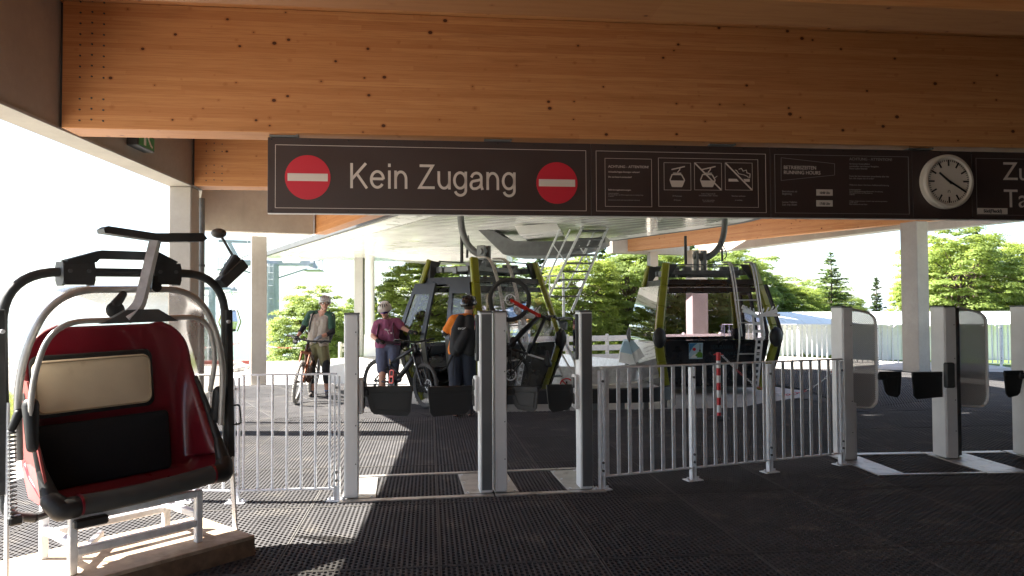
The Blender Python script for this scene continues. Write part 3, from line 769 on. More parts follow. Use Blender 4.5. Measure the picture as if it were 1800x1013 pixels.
# running hours panel
mb = MB(); c = [sx(1373, 277.5), sx(1467, 288), sx(1467, 308), sx(1373, 317.5)]
for i in range(4):
    a, b = c[i], c[(i + 1) % 4]; mb.bar((a[0], -.001, a[1]), (b[0], -.001, b[1]), .003, .0035)
mb.build('border_line', M['print_g'], SGN)
tx('BETRIEBSZEITEN\nRUNNING HOURS', 1377, 297.5, .050, 'print', s=.93, space=.98); tx('Betriebszeit ab\nBeginning', 1374.5, 338, .026, 'print_g', space=.95); tx('Letzte Talfahrt\nLast trip down', 1374.5, 357, .026, 'print_g', space=.95)
for py, t in ((339, '10:00 Uhr'), (358, '17:00 Uhr')):
    a, b = sx(1435, py + 5), sx(1463, py - 5.5); mb = MB(); mb.box(((a[0] + b[0]) / 2, -.0035, (a[1] + b[1]) / 2), (b[0] - a[0], .006, b[1] - a[1])); lb = mb.build('time_plate', M['print'], SGN)
    text(t, .034, M['ink'], SGN, (a[0] + b[0]) / 2, a[1] + .015, 'CENTER', y=-.0085, sx=.8, bold=.0006)
tx('ACHTUNG - ATTENTION!', 1492.5, 282, .039, 'print_g'); tx('Ab letzter Kontrollfahrt\nunmittelbar nach letzter Bergfahrt.\nPisten außer Betrieb!', 1492.5, 289.5, .0225, 'print_g', space=1.05)
tx('From the last inspection immediately after the\nlast ride slopes out of order!', 1492.5, 311, .0225, 'print_g'); tx('Während dieser Zeit keine Seilbahnbeförderung', 1492.5, 326.5, .0215, 'print_g')
tx('Verletzungsgefahr!\nDurch Pistenpräparierung Windenseile, Stromleitung,\nlebensgefährliches und Maschinen im\nGelände.', 1492.5, 334.5, .0165, 'print_g'); tx('Danger of injury because of winch rope and snow groomers\non the slope!\nBitte verlassen Sie die Pisten', 1492.5, 354.5, .0165, 'print_g')
tx('Zugang', 1762, 316.5, .265, 'print'); tx('Talfahrt', 1764, 364.5, .265, 'print')
a, b = sx(1718, 376.5), sx(1770, 366.5); mb = MB(); mb.box(((a[0] + b[0]) / 2, -.004, (a[1] + b[1]) / 2), (b[0] - a[0], .007, b[1] - a[1])); mb.build('name_plate', M['print'], SGN)
text('Süd(Fleckl)', .046, M['ink'], SGN, (a[0] + b[0]) / 2, a[1] + .016, 'CENTER', y=-.0095, bold=.001)
mb = MB()                                            # screws along both edges
for k in range(27):
    for z in (.018, SGH - .02): mb.lathe([(.009, 0), (.008, .005), (0, .006)], 8, Matrix.Translation((.035 + k * .345, 0, z)) @ Matrix.Rotation(R(90), 4, 'X'))
mb.build('screw', M['ink'], SGN, kind='stuff')
for px in (500, 875, 1268, 1615):                    # hanger brackets
    x = sx(px)[0]; mb = MB(); mb.box((x, -.01, SGH + .010), (.26, .05, .016), bev=.004); mb.box((x + .12, -.03, SGH + .016), (.018, .05, .03)); mb.box((x, .10, SGH + .016), (.22, .16, .012))
    br = mb.build('hanger_bracket', M['galv_d'], SGN)
# ------------------------------------------------------------------ clock
c = sx(1660, 321); cw = SG0 + E1 * c[0] + Vector((0, 0, c[1]))
CLK = thing('clock', 'round white station clock with black hands showing twenty past ten', 'clock', cw, YAW)
RC = .272; rot = Matrix.Rotation(R(90), 4, 'X')
mb = MB(); mb.lathe([(RC, -.01), (RC, .062), (RC - .012, .077), (RC - .035, .080), (RC - .05, .067)], 64, rot, cap=False); mb.build('clock_case', M['clockw'], CLK, smooth=True)
mb = MB(); mb.lathe([(RC - .045, .064), (0, .0645)], 64, rot, cap=False); mb.build('dial', M['clockw'], CLK)
mb = MB()
for k in range(60):
    a = R(6 * k); big = k % 5 == 0; r1 = RC - .055; r0 = r1 - (.062 if big else .018); w = .016 if big else .006
    mb.bar((r0 * math.sin(a), -.0665, r0 * math.cos(a)), (r1 * math.sin(a), -.0665, r1 * math.cos(a)), .003, w, (math.cos(a), 0, -math.sin(a)))
mb.build('minute_marks', M['ink'], CLK, kind='stuff')
def hand(ang, L, tail, w0, w1, y, name):
    a = R(ang); d = Vector((math.sin(a), 0, math.cos(a))); n = Vector((math.cos(a), 0, -math.sin(a))); mb = MB()
    mb.prism([d * -tail + n * w0 + Vector((0, y, 0)), d * L + n * w1 + Vector((0, y, 0)), d * L - n * w1 + Vector((0, y, 0)), d * -tail - n * w0 + Vector((0, y, 0))], (0, -.004, 0)); mb.build(name, M['ink'], CLK)
hand(310, .135, .035, .011, .009, -.069, 'hour_hand'); hand(121, .205, .03, .010, .007, -.074, 'minute_hand')
mb = MB(); mb.tube([(-.012, -.0665, -.115), (-.010, -.0665, -.095), (.0, -.0665, -.088), (.010, -.0665, -.095), (.012, -.0665, -.115)], .0022, 5); mb.build('maker_mark', M['ink'], CLK)

# ------------------------------------------------------------------ ticket gates
def paddle(parent, root, direction, w, h, tilt=0.0, drop=.0):
    """black turnstile paddle: hinge arm plus tapering flap hanging from it"""
    o = thing('paddle', None, None); o.parent = parent; o.location = root; o.rotation_euler = (0, 0, direction)
    mb = MB(); mb.box((.03, 0, -.03), (.10, .05, .07), bev=.012); mb.box((w * .5, 0, -.005), (w, .03, .055), bev=.01)
    t = w * .12
    pts = [(t, -.03), (w, .0), (w - .02, -h + .035), (w - .05, -h), (t + .07, -h + .02), (t + .04, -h + .05)]
    mb.prism([(x, -.011, z) for x, z in pts], (0, .022, 0))
    k = mb.build('flap', M['black'], o)
    mb = MB()
    q = [(t + .04, -.05), (w - .035, -.035), (w - .05, -h + .04), (t + .075, -h + .055)]
    for i in range(4): mb.bar((q[i][0], -.0135, q[i][1]), (q[(i + 1) % 4][0], -.0135, q[(i + 1) % 4][1]), .008, .008)
    mb.build('flap_rib', M['black'], o)
    return o
def gate_post(parent, p, w, d, h, face, hub=None, reader=False, name='gate_post'):
    L = parent.matrix_world.inverted() @ Vector(p); mb = MB()
    mb.box((L.x, L.y + d / 2, h / 2 + .01), (w, d, h - .02), bev=.008)
    o = mb.build(name, M['alu'], parent)
    mb = MB(); mb.box((L.x, L.y + d / 2, h + .006), (w + .004, d + .004, .014), bev=.004); mb.build('post_cap', M['galv_d'], o)
    mb = MB(); mb.box((L.x + .006, L.y - .003, h / 2 + .015), (w - .022, .008, h - .06), bev=.002); mb.build('front_plate', M[face], o)
    mb = MB()
    for zz in (.3, .62, 1.05, 1.4): mb.lathe([(.006, 0), (.005, .003), (0, .0035)], 8, Matrix.Translation((L.x + w * .32, L.y - .007, zz)) @ Matrix.Rotation(R(90), 4, 'X'))
    mb.build('post_screw', M['galv_d'], o)
    if hub:
        s = hub; mb = MB(); mb.box((L.x + s * (w / 2 + .02), L.y + d * .5, .86), (.045, d * .75, .30), bev=.016); mb.build('hub_housing', M['alu'], o)
        mb = MB()
        for z in (.94, .80): mb.box((L.x + s * (w / 2 + .035), L.y + d * .45, z), (.035, d * .55, .095), bev=.012)
        mb.build('hub_joint', M['black'], o)
    if reader:
        mb = MB(); mb.box((L.x - w / 2 - .014, L.y + d * .5, 1.34), (.03, d * .55, .40), bev=.012); r = mb.build('reader', M['steel_d'], o)
        mb = MB(); mb.box((L.x - w / 2 - .031, L.y + d * .5, 1.36), (.004, d * .4, .3)); mb.build('reader_window', M['glass_m'], r)
    return o
GY = R(8.5)
g1 = g(617, 880); g2 = g(855, 871); g3 = g(881, 869); g4 = g(1032, 864)
def gate(name_label, loc, rz):
    t = thing('access_gate', name_label, 'access gate', loc, rz, 'access gates across the platform'); bpy.context.view_layer.update(); return t
GA = gate('wide bike lane gate of silver posts with two black paddles, beside the sunlit fence', (g1.x, g1.y, 0), GY)
GB = gate('narrow lane gate with card reader post, between the wide bike gate and the long fence', (g3.x, g3.y, 0), GY)
gate_post(GA, g1, .118, .17, 1.55, 'alu', hub=1)
gate_post(GA, g2, .108, .17, 1.56, 'alu_d', hub=-1, reader=True)
gate_post(GB, g3, .105, .17, 1.56, 'alu')
gate_post(GB, g4, .112, .17, 1.56, 'alu_d', hub=-1, reader=True)
def padd(G, p, side, px0, px1, py, h, dirn):
    d = p.y + .1; w = abs(px1 - px0) / FPX * d
    L = G.matrix_world.inverted() @ Vector((at(px0, py, d)))
    return paddle(G, L, dirn, w, h)
padd(GA, g1, 1, 632, 725, 684, .235, R(-4)); padd(GA, g2, -1, 845, 752, 682, .235, R(184))
padd(GB, g3, 1, 891, 950, 682, .20, R(-30)); padd(GB, g4, -1, 1018, 960, 680, .22, R(178))
def gate_base(G, x0, x1, plates, dep=.86, x_in=.0):
    mb = MB()
    mb.box(((x0 + x1) / 2, -.04, .005), (x1 - x0, .075, .012), bev=.003); mb.build('floor_strip', M['alu_w'], G); mb = MB()
    mb.box(((x0 + x1) / 2, dep, .005), (x1 - x0, .06, .012), bev=.003)
    mb.build('floor_strip', M['alu_w'], G)
    for (a, b) in plates:
        mb = MB(); mb.box(((a + b) / 2, dep / 2 - .018, .004), (b - a, dep - .10, .010), bev=.003); pl = mb.build('foot_plate', M['alu_w'], G)
        mb = MB()
        for yy in (.06, .42, .74):
            for xx in (a + .03, b - .03): mb.lathe([(.012, .009), (.012, .017), (0, .018)], 6, Matrix.Translation((xx, yy, 0)))
        mb.build('anchor_bolt', M['galv'], pl)
def lx(G, p): return (G.matrix_world.inverted() @ Vector(p)).x
gate_base(GA, -.10, lx(GA, g2) + .06, [(-.08, .20), (lx(GA, g2) - .18, lx(GA, g2) + .05)])
gate_base(GB, -.055, lx(GB, g4) + .16, [(-.05, .16), (lx(GB, g4) - .16, lx(GB, g4) + .10)])
# gates on the shaded side
h1 = g(1493, 812); h2 = g(1674, 809); h3 = g(1818, 806)
def panel_gate(label, p, pw, second, w=.125):
    G = gate(label, (p.x, p.y, 0), R(4))
    gate_post(G, p, w, .22, 1.585, 'alu', hub=None)
    x = pw; L0 = .085 if not second else .20
    pts = [(L0, 1.575), (L0 + .26 * (pw / .3), 1.54), (L0 + pw - .06, 1.515), (L0 + pw - .015, 1.49), (L0 + pw, 1.44), (L0 + pw, .62), (L0 + pw - .015, .56), (L0 + pw - .07, .535), (L0, .545)]
    mb = MB(); mb.prism([(a, .14, z) for a, z in pts], (0, .012, 0)); pn = mb.build('perforated_panel', M['perf'], G)
    mb = MB(); mb.tube(fillet([(L0, .146, 1.583), (L0 + pw - .05, .146, 1.52), (L0 + pw + .004, .146, 1.46), (L0 + pw + .004, .146, .6), (L0 + pw - .05, .146, .527), (L0, .146, .537)], .06), .012, 8, ell=2.2); mb.build('panel_edge', M['postwht'], pn, smooth=True)
    if second:
        mb = MB(); mb.box((.17, .18, .80), (.05, .12, 1.56), bev=.006); mb.box((.117, .14, .80), (.06, .10, 1.57), bev=.006); mb.build('hinge_post', M['galv_d'], G)
    else:
        mb = MB(); mb.box((.098, .13, .30), (.07, .10, .58), bev=.006); mb.build('hinge_post', M['alu'], G)
    return G
m, nt, B, out = nodes('perforated_steel'); v = coord(nt, (1, 1, 1)); vo = nt.nodes.new('ShaderNodeTexVoronoi'); vo.inputs['Scale'].default_value = 70; vo.inputs['Randomness'].default_value = 0
mp = nt.nodes.new('ShaderNodeMapping'); mp.inputs['Scale'].default_value = (1, 0, 1); mp.inputs['Rotation'].default_value = (0, R(45), 0); tcn = nt.nodes.new('ShaderNodeTexCoord'); nt.links.new(tcn.outputs['Object'], mp.inputs[0]); nt.links.new(mp.outputs[0], vo.inputs['Vector'])
f_ = ramp(nt, vo.outputs['Distance'], .34, .40, 0, 1); tr_ = nt.nodes.new('ShaderNodeBsdfTransparent'); mx_ = nt.nodes.new('ShaderNodeMixShader')
B.inputs['Base Color'].default_value = (.50, .48, .45, 1); B.inputs['Metallic'].default_value = .4; B.inputs['Roughness'].default_value = .5
nt.links.new(f_, mx_.inputs[0]); nt.links.new(tr_.outputs[0], mx_.inputs[1]); nt.links.new(B.outputs[0], mx_.inputs[2]); nt.links.new(mx_.outputs[0], out.inputs[0]); M['perf'] = m
GC = panel_gate('gate post with perforated side panel at the end of the long fence', h1, .30, False, .12)
GD = panel_gate('double gate post with perforated side panel, second from the long fence end', h2, .30, True, .135)
GE = panel_gate('gate post cut off by the picture edge beyond the double post', h3, .30, True, .13)
def padd2(G, p, px0, px1, py, h, dirn, off=.16):
    d = p.y + off; w = abs(px1 - px0) / FPX * d
    paddle(G, G.matrix_world.inverted() @ Vector(at(px0, py, d)), dirn, w, h)
padd2(GC, h1, 1545, 1584, 657, .25, R(-4)); padd2(GD, h2, 1676, 1600, 657, .26, R(180), .05); padd2(GE, h3, 1802, 1763, 655, .26, R(180), .05)
for G, p in ((GD, h2), (GE, h3)):
    mb = MB(); mb.box((-.035, -.03, .88), (.10, .06, .26), bev=.015); mb.build('hub_housing', M['steel_d'], G)
def base2(G, x0, x1, plates):
    mb = MB(); mb.box(((x0 + x1) / 2, -.62, .005), (x1 - x0, .045, .012), bev=.003); mb.build('floor_strip', M['alu_w'], G); mb = MB(); mb.box(((x0 + x1) / 2, .33, .006), (x1 - x0, .10, .014), bev=.003); mb.build('floor_strip', M['alu_w'], G)
    for (a, b) in plates:
        mb = MB(); mb.box(((a + b) / 2, -.15, .005), (b - a, .88, .012), bev=.003); mb.build('foot_plate', M['alu_w'], G)
base2(GC, -.06, 1.0, [(-.06, .22)]); base2(GD, -.09, .80, [(-.09, .34)]); base2(GE, -.06, .9, [(-.06, .3)])

# ------------------------------------------------------------------ fences beside the gates
def fence(label, p, q, n, posts, h=1.07, flat=True, z0=.115, group='galvanised railings beside the gates', bw=.036, post_w=.05, kind='M'):
    p = Vector(p); q = Vector(q); t = q - p; L = t.length; rz = math.atan2(t.y, t.x)
    F = thing('railing', label, 'railing', (p.x, p.y, 0), rz, group)
    mb = MB(); mb.box((L / 2, 0, h - .008), (L, .052 if flat else .04, .014), bev=.003); mb.build('top_rail', M['galv'], F)
    mb = MB(); mb.box((L / 2, 0, z0), (L, .035, .014), bev=.003); mb.build('bottom_rail', M['galv'], F)
    mb = MB()
    if flat: mb.box((0, 0, (h + z0) / 2 - .004), (bw, .010, h - z0 - .022), bev=.002)
    else: mb.tube([(0, 0, z0 + .007), (0, 0, h - .015)], bw / 2, 8)
    me = mb.mesh('baluster', M['galv'], smooth=not flat)
    for k in range(n):
        x = L * (k + .5) / n
        if any(abs(x - a) < .028 for a in posts): continue
        put(me, 'baluster', F, (x, 0, 0), (0, 0, rng.uniform(-.03, .03)))
    mb = MB(); mb.box((-.018, .0, h / 2 - .012), (.012, post_w, h - .03), bev=.003); mb.box((.018, .0, h / 2 - .012), (.016, post_w, h - .03), bev=.003); mb.box((0, 0, .06), (.03, post_w * .7, .12)); mp_ = mb.mesh('fence_post', M['galv'])
    mb = MB(); mb.box((0, 0, .004), (.16, .11, .010), bev=.003); mb.lathe([(.012, .009), (.012, .03), (0, .031)], 6, Matrix.Translation((.055, 0, 0))); mb.lathe([(.012, .009), (.012, .03), (0, .031)], 6, Matrix.Translation((-.055, 0, 0))); mf = mb.mesh('foot_plate', M['galv'])
    mb = MB()
    for z in (.17, .24, h - .12): mb.lathe([(.011, 0), (.011, .012), (0, .013)], 8, Matrix.Translation((.0, -post_w / 2, z)) @ Matrix.Rotation(R(90), 4, 'X'))
    mbolt = mb.mesh('bolt', M['galv_d'])
    for a in posts:
        o = put(mp_, 'fence_post', F, (a, 0, 0)); put(mf, 'foot_plate', o); put(mbolt, 'bolt', o)['kind'] = 'stuff'
    return F
f0, f1 = g(1058, 861), g(1482, 816.5); LF = (f1 - f0).length
fence('long galvanised railing of flat bars between the narrow gate and the perforated gate', f0, f1, 24, [.0, LF * .345, LF * .665, LF - .02])
l0, l1 = g(415, 884), g(592, 880); LL = (l1 - l0).length
fence('short galvanised railing of thin round bars between the old chair and the first gate post', l0, l1, 7, [0, LL], h=1.06, flat=False, z0=.10, bw=.022, post_w=.04)
k0 = g(315, 876); fence('galvanised railing partly hidden behind the old red chairlift seat', k0 + Vector((-.9, -.05, 0)), l0 + Vector((-.05, 0, 0)), 12, [0, 1.0], h=1.06, flat=False, z0=.10, bw=.022, post_w=.04)

# ------------------------------------------------------------------ old chairlift seat on its stand
CH = Vector((-2.22, 4.44, 0)); CRZ = R(51)
ST = thing('display_stand', 'silver tube stand on a chipboard base under the red chairlift seat', 'stand', CH, CRZ)
bz = .128
mb = MB(); mb.box((-.10, .21, bz - .012), (1.52, .74, .024), bev=.003); mb.build('base_top', M['ply'], ST)
mb = MB(); mb.box((-.10, -.148, .056), (1.52, .022, .112)); mb.box((-.10, .568, .056), (1.52, .022, .112)); mb.box((.648, .21, .056), (.022, .69, .112)); mb.box((-.848, .21, .056), (.022, .69, .112)); mb.build('base_board', M['ply_e'], ST)
def sq(a, b, w=.042, mat='galv', name='stand_tube'):
    mb = MB(); mb.bar(a, b, w, w, (0, 0, 1) if abs(Vector(b).z - Vector(a).z) < .2 else (1, 0, 0), bev=.005); return mb.build(name, M[mat], ST)
for x in (-.37, .36):
    sq((x, 0, bz), (x, 0, .455)); sq((x, .42, bz), (x, .42, .455))
    sq((x, .02, .30), (x, .40, .30)); 
sq((-.35, 0, .435), (.34, 0, .435)); sq((-.35, 0, .25), (.34, 0, .25)); sq((-.35, .42, .435), (.34, .42, .435)); sq((-.35, .42, .27), (.34, .42, .27))
sq((-.37, .0, .20), (-.05, .42, .20), .036)
for (a, b) in (((-.655, .10, .0), (-.655, .12, 1.10)), ((.655, .05, .0), (.665, .14, .60))):
    mb = MB(); mb.bar(a, b, .012, .045, (0, 1, 0), bev=.002); mb.build('flat_strut', M['white'], ST)
mb = MB(); mb.box((-.30, -.06, .415), (.18, .05, .05), bev=.01); mb.build('stand_pad', M['black'], ST)
CHR = thing('chairlift_seat', 'old red chairlift seat with cream headrest, hood and dark steel frame', 'chairlift chair', CH, CRZ)
CHR.rotation_euler = (0, R(-1.3), CRZ)
# outer carrying frame
FY = .16
mb = MB(); pts = fillet([(-.50, FY - .02, .46), (-.635, FY, .50), (-.642, FY, 1.825), (.662, FY, 1.825), (.662, FY, .50), (.5, FY - .02, .46)], .30, 10); mb.tube(pts, .027, 12)
mb.build('carrying_frame', M['steel_d'], CHR, smooth=True)
for x_, z_, w_ in ((-.655, 1.12, .045), (.672, 1.08, .05)):
    mb = MB(); mb.box((x_, FY, z_), (w_, .08, 1.0), bev=.006); mb.build('side_channel', M['steel_d'], CHR)
mb = MB(); mb.tube([(-.5, FY - .02, .46), (-.2, .3, .45), (.2, .3, .45), (.5, FY - .02, .46)], .024, 8); mb.build('under_frame', M['steel_d'], CHR, smooth=True)
for x in (-.27, .245):
    mb = MB(); o8 = [(.05, .07), (-.05, .07), (-.062, .04), (-.062, -.04), (-.04, -.07), (.04, -.07), (.062, -.04), (.062, .04)]
    mb.prism([(x - .085, FY + a, 1.815 + b) for a, b in o8], (.012, 0, 0)); mb.prism([(x + .075, FY + a, 1.815 + b) for a, b in o8], (.012, 0, 0))
    mb.box((x, FY - .055, 1.812), (.165, .012, .125), bev=.004); mb.box((x, FY + .055, 1.815), (.165, .012, .12), bev=.004); mb.box((x, FY, 1.878), (.165, .11, .012)); cl_ = mb.build('frame_clamp', M['steel_d'], CHR)
    for dx in (-.05, .05):
        mb = MB(); mb.lathe([(.012, 0), (.012, .01), (0, .011)], 6, Matrix.Translation((x + dx, FY - .061, 1.83)) @ Matrix.Rotation(R(90), 4, 'X')); mb.build('clamp_bolt', M['galv_d'], cl_)
mb = MB(); mb.prism([(-.33, FY - .045, 1.895), (-.14, FY - .045, 1.955), (.20, FY - .045, 1.955), (.32, FY - .045, 1.895), (.30, FY - .045, 1.882), (.16, FY - .045, 1.882), (.14, FY - .045, 1.905), (-.15, FY - .045, 1.905), (-.17, FY - .045, 1.882), (-.32, FY - .045, 1.882)], (0, .09, 0)); mb.build('hanger_bridge', M['steel_d'], CHR)
# hood: wide stainless arch and plastic bubble behind it
ARC = fillet([(-.585, .10, .80), (-.60, .07, 1.30), (-.42, .05, 1.72), (.42, .05, 1.72), (.60, .07, 1.30), (.585, .10, .82)], .36, 12)
mb = MB(); mb.tube(ARC, .020, 10); mb.build('hood_rim', M['chrome'], CHR, smooth=True)
mb = MB(); rows = []; cc = Vector((0, .55, 1.05))
for k in range(7):
    t = k / 6; rows.append([Vector(p) * (1 - t) + (Vector((p[0] * .96, .62, .80 + (p[2] - .80) * .82))) * t + Vector((0, .02, .10 * math.sin(math.pi * t))) for p in ARC])
mb.grid(rows); mb.build('hood_bubble', M['bubble'], CHR, smooth='all')
# safety bar with its inner arch, arm and T handle
IN = fillet([(-.56, .0, .86), (-.575, -.05, 1.22), (-.48, -.09, 1.545), (.40, -.09, 1.545), (.475, -.05, 1.28), (.47, .02, 1.06)], .24, 10)
BAR = MB(); BAR.tube(IN, .0155, 10); br_ = BAR.build('safety_bar', M['chrome'], CHR, smooth=True)
mb = MB(); mb.prism([(-.24, -.115, 1.525), (-.10, -.115, 1.60), (.08, -.115, 1.60), (.20, -.115, 1.525)], (0, .05, 0)); mb.build('bar_bracket', M['galv_d'], CHR)
mb = MB(); am = fillet([(-.10, -.10, 1.55), (-.02, -.09, 1.62), (.115, -.02, 2.03)], .10, 6); mb.tube(am, .040, 4, ell=.6); mb.build('lift_arm', M['galv_w'] if 'galv_w' in M else M['galv'], CHR)
mb = MB(); tb = [(-.195, .0, 2.068), (-.17, 0, 2.085), (.10, 0, 2.058), (.40, 0, 2.075), (.43, 0, 2.04), (.40, 0, 2.02), (.16, 0, 2.01), (.05, 0, 2.02), (-.19, 0, 2.045)]
mb.prism([(x, -.05, z) for x, z, in [(a[0], a[2]) for a in tb]], (0, .10, 0)); mb.build('foot_rest', M['steel_d'], CHR)
mb = MB(); mb.ball((-.11, .02, 1.60), (.055, .03, .05)); mb.cone((-.11, .02, 1.63), .03, (-.06, .03, 1.69), .022); mb.build('hood_handle', M['black'], CHR, smooth='all')
mb = MB(); mb.lathe([(.032, -.012), (.032, .012)], 14, Matrix.Translation((.12, .0, 1.735)) @ Matrix.Rotation(R(90), 4, 'X')); mb.bar((.10, -.01, 1.72), (.11, -.01, 1.80), .02, .03); mb.build('guide_roller', M['black'], CHR)
# moulded shell: back, wings and seat as one skin
def shell_row(u):
    """u 0..1 from the front lip of the seat, back along the seat, up the backrest to its top edge"""
    prof = [(0, -.02, .50), (.14, .10, .505), (.30, .27, .50), (.40, .345, .545), (.48, .37, .64), (.70, .42, 1.02), (.90, .46, 1.37), (1.0, .47, 1.50)]
    for i in range(len(prof) - 1):
        if prof[i][0] <= u <= prof[i + 1][0]:
            t = (u - prof[i][0]) / (prof[i + 1][0] - prof[i][0]); return (prof[i][1] * (1 - t) + prof[i + 1][1] * t, prof[i][2] * (1 - t) + prof[i + 1][2] * t)
rows = []; NU, NW = 48, 41
for i in range(NU + 1):
    u = i / NU; y0, z0 = shell_row(u); row = []
    hw = .512 - .01 * u
    if u > .82: hw -= .24 * (1 - math.sqrt(max(0, 1 - ((u - .82) / .184) ** 2)))
    for k in range(NW):
        s = -1 + 2 * k / (NW - 1); e = max(0.0, abs(s) - .80) / .20
        x = .050 + s * hw
        lift = e * e
        if u < .42:                                          # seat: sides rise as cheeks
            row.append(Vector((x + .016 * lift * s, y0, z0 + .16 * lift * sstep(.0, .4, u) + .03 * lift)))
        else:                                                # back: sides come forward as wings
            w = .30 * lift * max(0.0, 1 - (u - .42) / .40) ** 1.1
            row.append(Vector((x, y0 - w - .02 * lift, z0 + .05 * lift * (1 - sstep(.42, .55, u)))))
    rows.append(row)
mb = MB(); mb.grid(rows); sh = mb.build('seat_shell', M['redsh'], CHR, smooth='all')
md = sh.modifiers.new('t', 'SOLIDIFY'); md.thickness = .018; md.offset = -1
mb = MB()                                                    # outside skin of the left wing, faded
mb.prism([(-.487, .02, .52), (-.49, .0, .62), (-.487, .16, .9), (-.48, .30, 1.2), (-.47, .46, 1.2), (-.475, .42, .7), (-.48, .3, .54)], (.012, 0, 0)); mb.build('wing_panel', M['pinksh'], CHR)
def cushion(name, x0, x1, zb, zt, yb, yt, th, r, mat, puff=1.0, parent=CHR):
    w = x1 - x0; h = math.hypot(zt - zb, yt - yb); P = rrect(w, h, r, 6); up = Vector((0, yt - yb, zt - zb)).normalized(); nrm = Vector((0, -up.z, up.y)); c = Vector(((x0 + x1) / 2, (yb + yt) / 2, (zb + zt) / 2))
    mb = MB(); rows = []
    for (s, d) in ((1.0, 0), (1.0, th * .6), (.975, th * .9), (.94, th), (.5, th * (1 + .18 * puff)), (.02, th * (1 + .25 * puff))):
        rows.append([c + Vector((a * (1 - (1 - s) * min(1, .5 * h / w * 2)) if s > .9 else a * s, 0, 0)) + up * (b * s) + nrm * d for a, b in P])
    mb.grid(rows, closed=True); mb.add(rows[-1], [tuple(range(len(rows[-1])))]); return mb.build(name, mat, parent, smooth=50)
cushion('headrest_backing', -.43, .285, .965, 1.335, .395, .435, .014, .05, M['black'])
hr = cushion('headrest', -.425, .255, .99, 1.305, .375, .405, .03, .05, M['cream'])
mb = MB(); P = rrect(.66, .295, .045, 6); mb.tube([(-.085 + a, .357 + .095 * b, 1.148 + b) for a, b in P], .0045, 6, closed=True); mb.build('piping', pm('headrest_piping', (.36, .28, .18), .6), hr, smooth=True)
cushion('back_cushion', -.45, .365, .545, .925, .345, .385, .022, .03, M['fab_b'], .6)
cushion('seat_cushion', -.47, .47, .0, .0, .02, .30, .02, .03, M['fab_b']) if False else None
mb = MB(); mb.tube([(-.33, -.035, .518), (-.2, -.04, .513), (0, -.045, .513), (.25, -.04, .522), (.44, -.035, .535)], .058, 14); mb.build('front_roll', M['roll'], CHR, smooth=True)
for x in (-.335, .445):
    mb = MB(); mb.tube([(x - .006, -.036, .522 + (.013 if x > 0 else 0)), (x + .006, -.036, .522 + (.013 if x > 0 else 0))], .0615, 14); mb.build('roll_band', M['redsh'], CHR, smooth=True)
for s in (-1, 1):
    mb = MB(); kx = 1.0 if s > 0 else .855; x = s * .50 * kx + (.02 if s > 0 else 0); z = .52 + (.012 if s > 0 else -.005)
    mb.cone((s * .415 * kx + (.035 if s > 0 else 0), -.035, z), .060, (x, -.03, z), .064); mb.cone((x, -.03, z), .064, (s * .545 * kx, .0, z + .05), .055); mb.cone((s * .545 * kx, .0, z + .05), .05, (s * .56 * kx, .10, z + .20), .026); mb.cone((s * .56 * kx, .10, z + .20), .026, (s * .56 * kx, .24, z + .42), .018); mb.cone((s * .56 * kx, .24, z + .42), .018, (s * .555 * kx, .36, 1.12), .014)
    mb.build('corner_guard', M['black'], CHR, smooth='all')
mb = MB()                                                   # springs
for k in range(120): pass
for s, zt, zb in ((-1, .98, .50),):
    mb.tube([(s * .63 + .018 * math.cos(k * .9), .06 + .018 * math.sin(k * .9), zt - (zt - zb) * k / 150) for k in range(151)], .0048, 5)
mb.build('spring', M['galv_d'], CHR, smooth=True)
mb = MB(); mb.cone((-.56, -.02, .88), .03, (-.56, .0, 1.10), .042); mb.build('hood_hinge', M['black'], CHR, smooth=40); mb = MB(); mb.cone((-.63, .06, .98), .02, (-.60, .05, 1.06), .025); mb.build('damper', M['black'], CHR, smooth=40); mb = MB(); mb.box((-.62, .06, .49), (.07, .05, .05), bev=.01); mb.build('spring_foot', M['black'], CHR, smooth=40)
mb = MB(); mb.cone((.585, .16, .86), .035, (.60, .14, 1.03), .042); mb.build('hood_hinge', M['black'], CHR, smooth=40)
mb = MB(); mb.bar((.62, FY - .02, 1.755), (.79, FY - .02, 1.90), .08, .075, bev=.006); mb.bar((.64, FY - .02, 1.80), (.74, FY - .02, 1.945), .06, .06, bev=.01); mb.build('knob_bracket', M['steel_d'], CHR)
mb = MB(); mb.tube([(.735, FY, 1.93), (.645, FY, 2.075)], .010, 8); kn = mb.build('lever', M['galv_d'], CHR, smooth=True)
mb = MB(); mb.ball((.625, FY, 2.098), (.052, .045, .034)); mb.build('lever_knob', pm('brown_rubber_knob', (.10, .085, .07), .55), kn, smooth='all')
mb = MB(); mb.tube(fillet([(.68, FY - .04, .93), (.735, FY - .04, .93), (.745, FY - .04, .80), (.68, FY - .04, .80)], .02, 4), .006, 6); mb.build('side_handle', M['black'], CHR, smooth=True)
for x in (-.655, .655):
    mb = MB(); mb.lathe([(.012, 0), (.012, .02), (0, .021)], 8, Matrix.Translation((x, FY - .045, 1.5)) @ Matrix.Rotation(R(90), 4, 'X')); mb.build('frame_bolt', M['galv'], CHR)

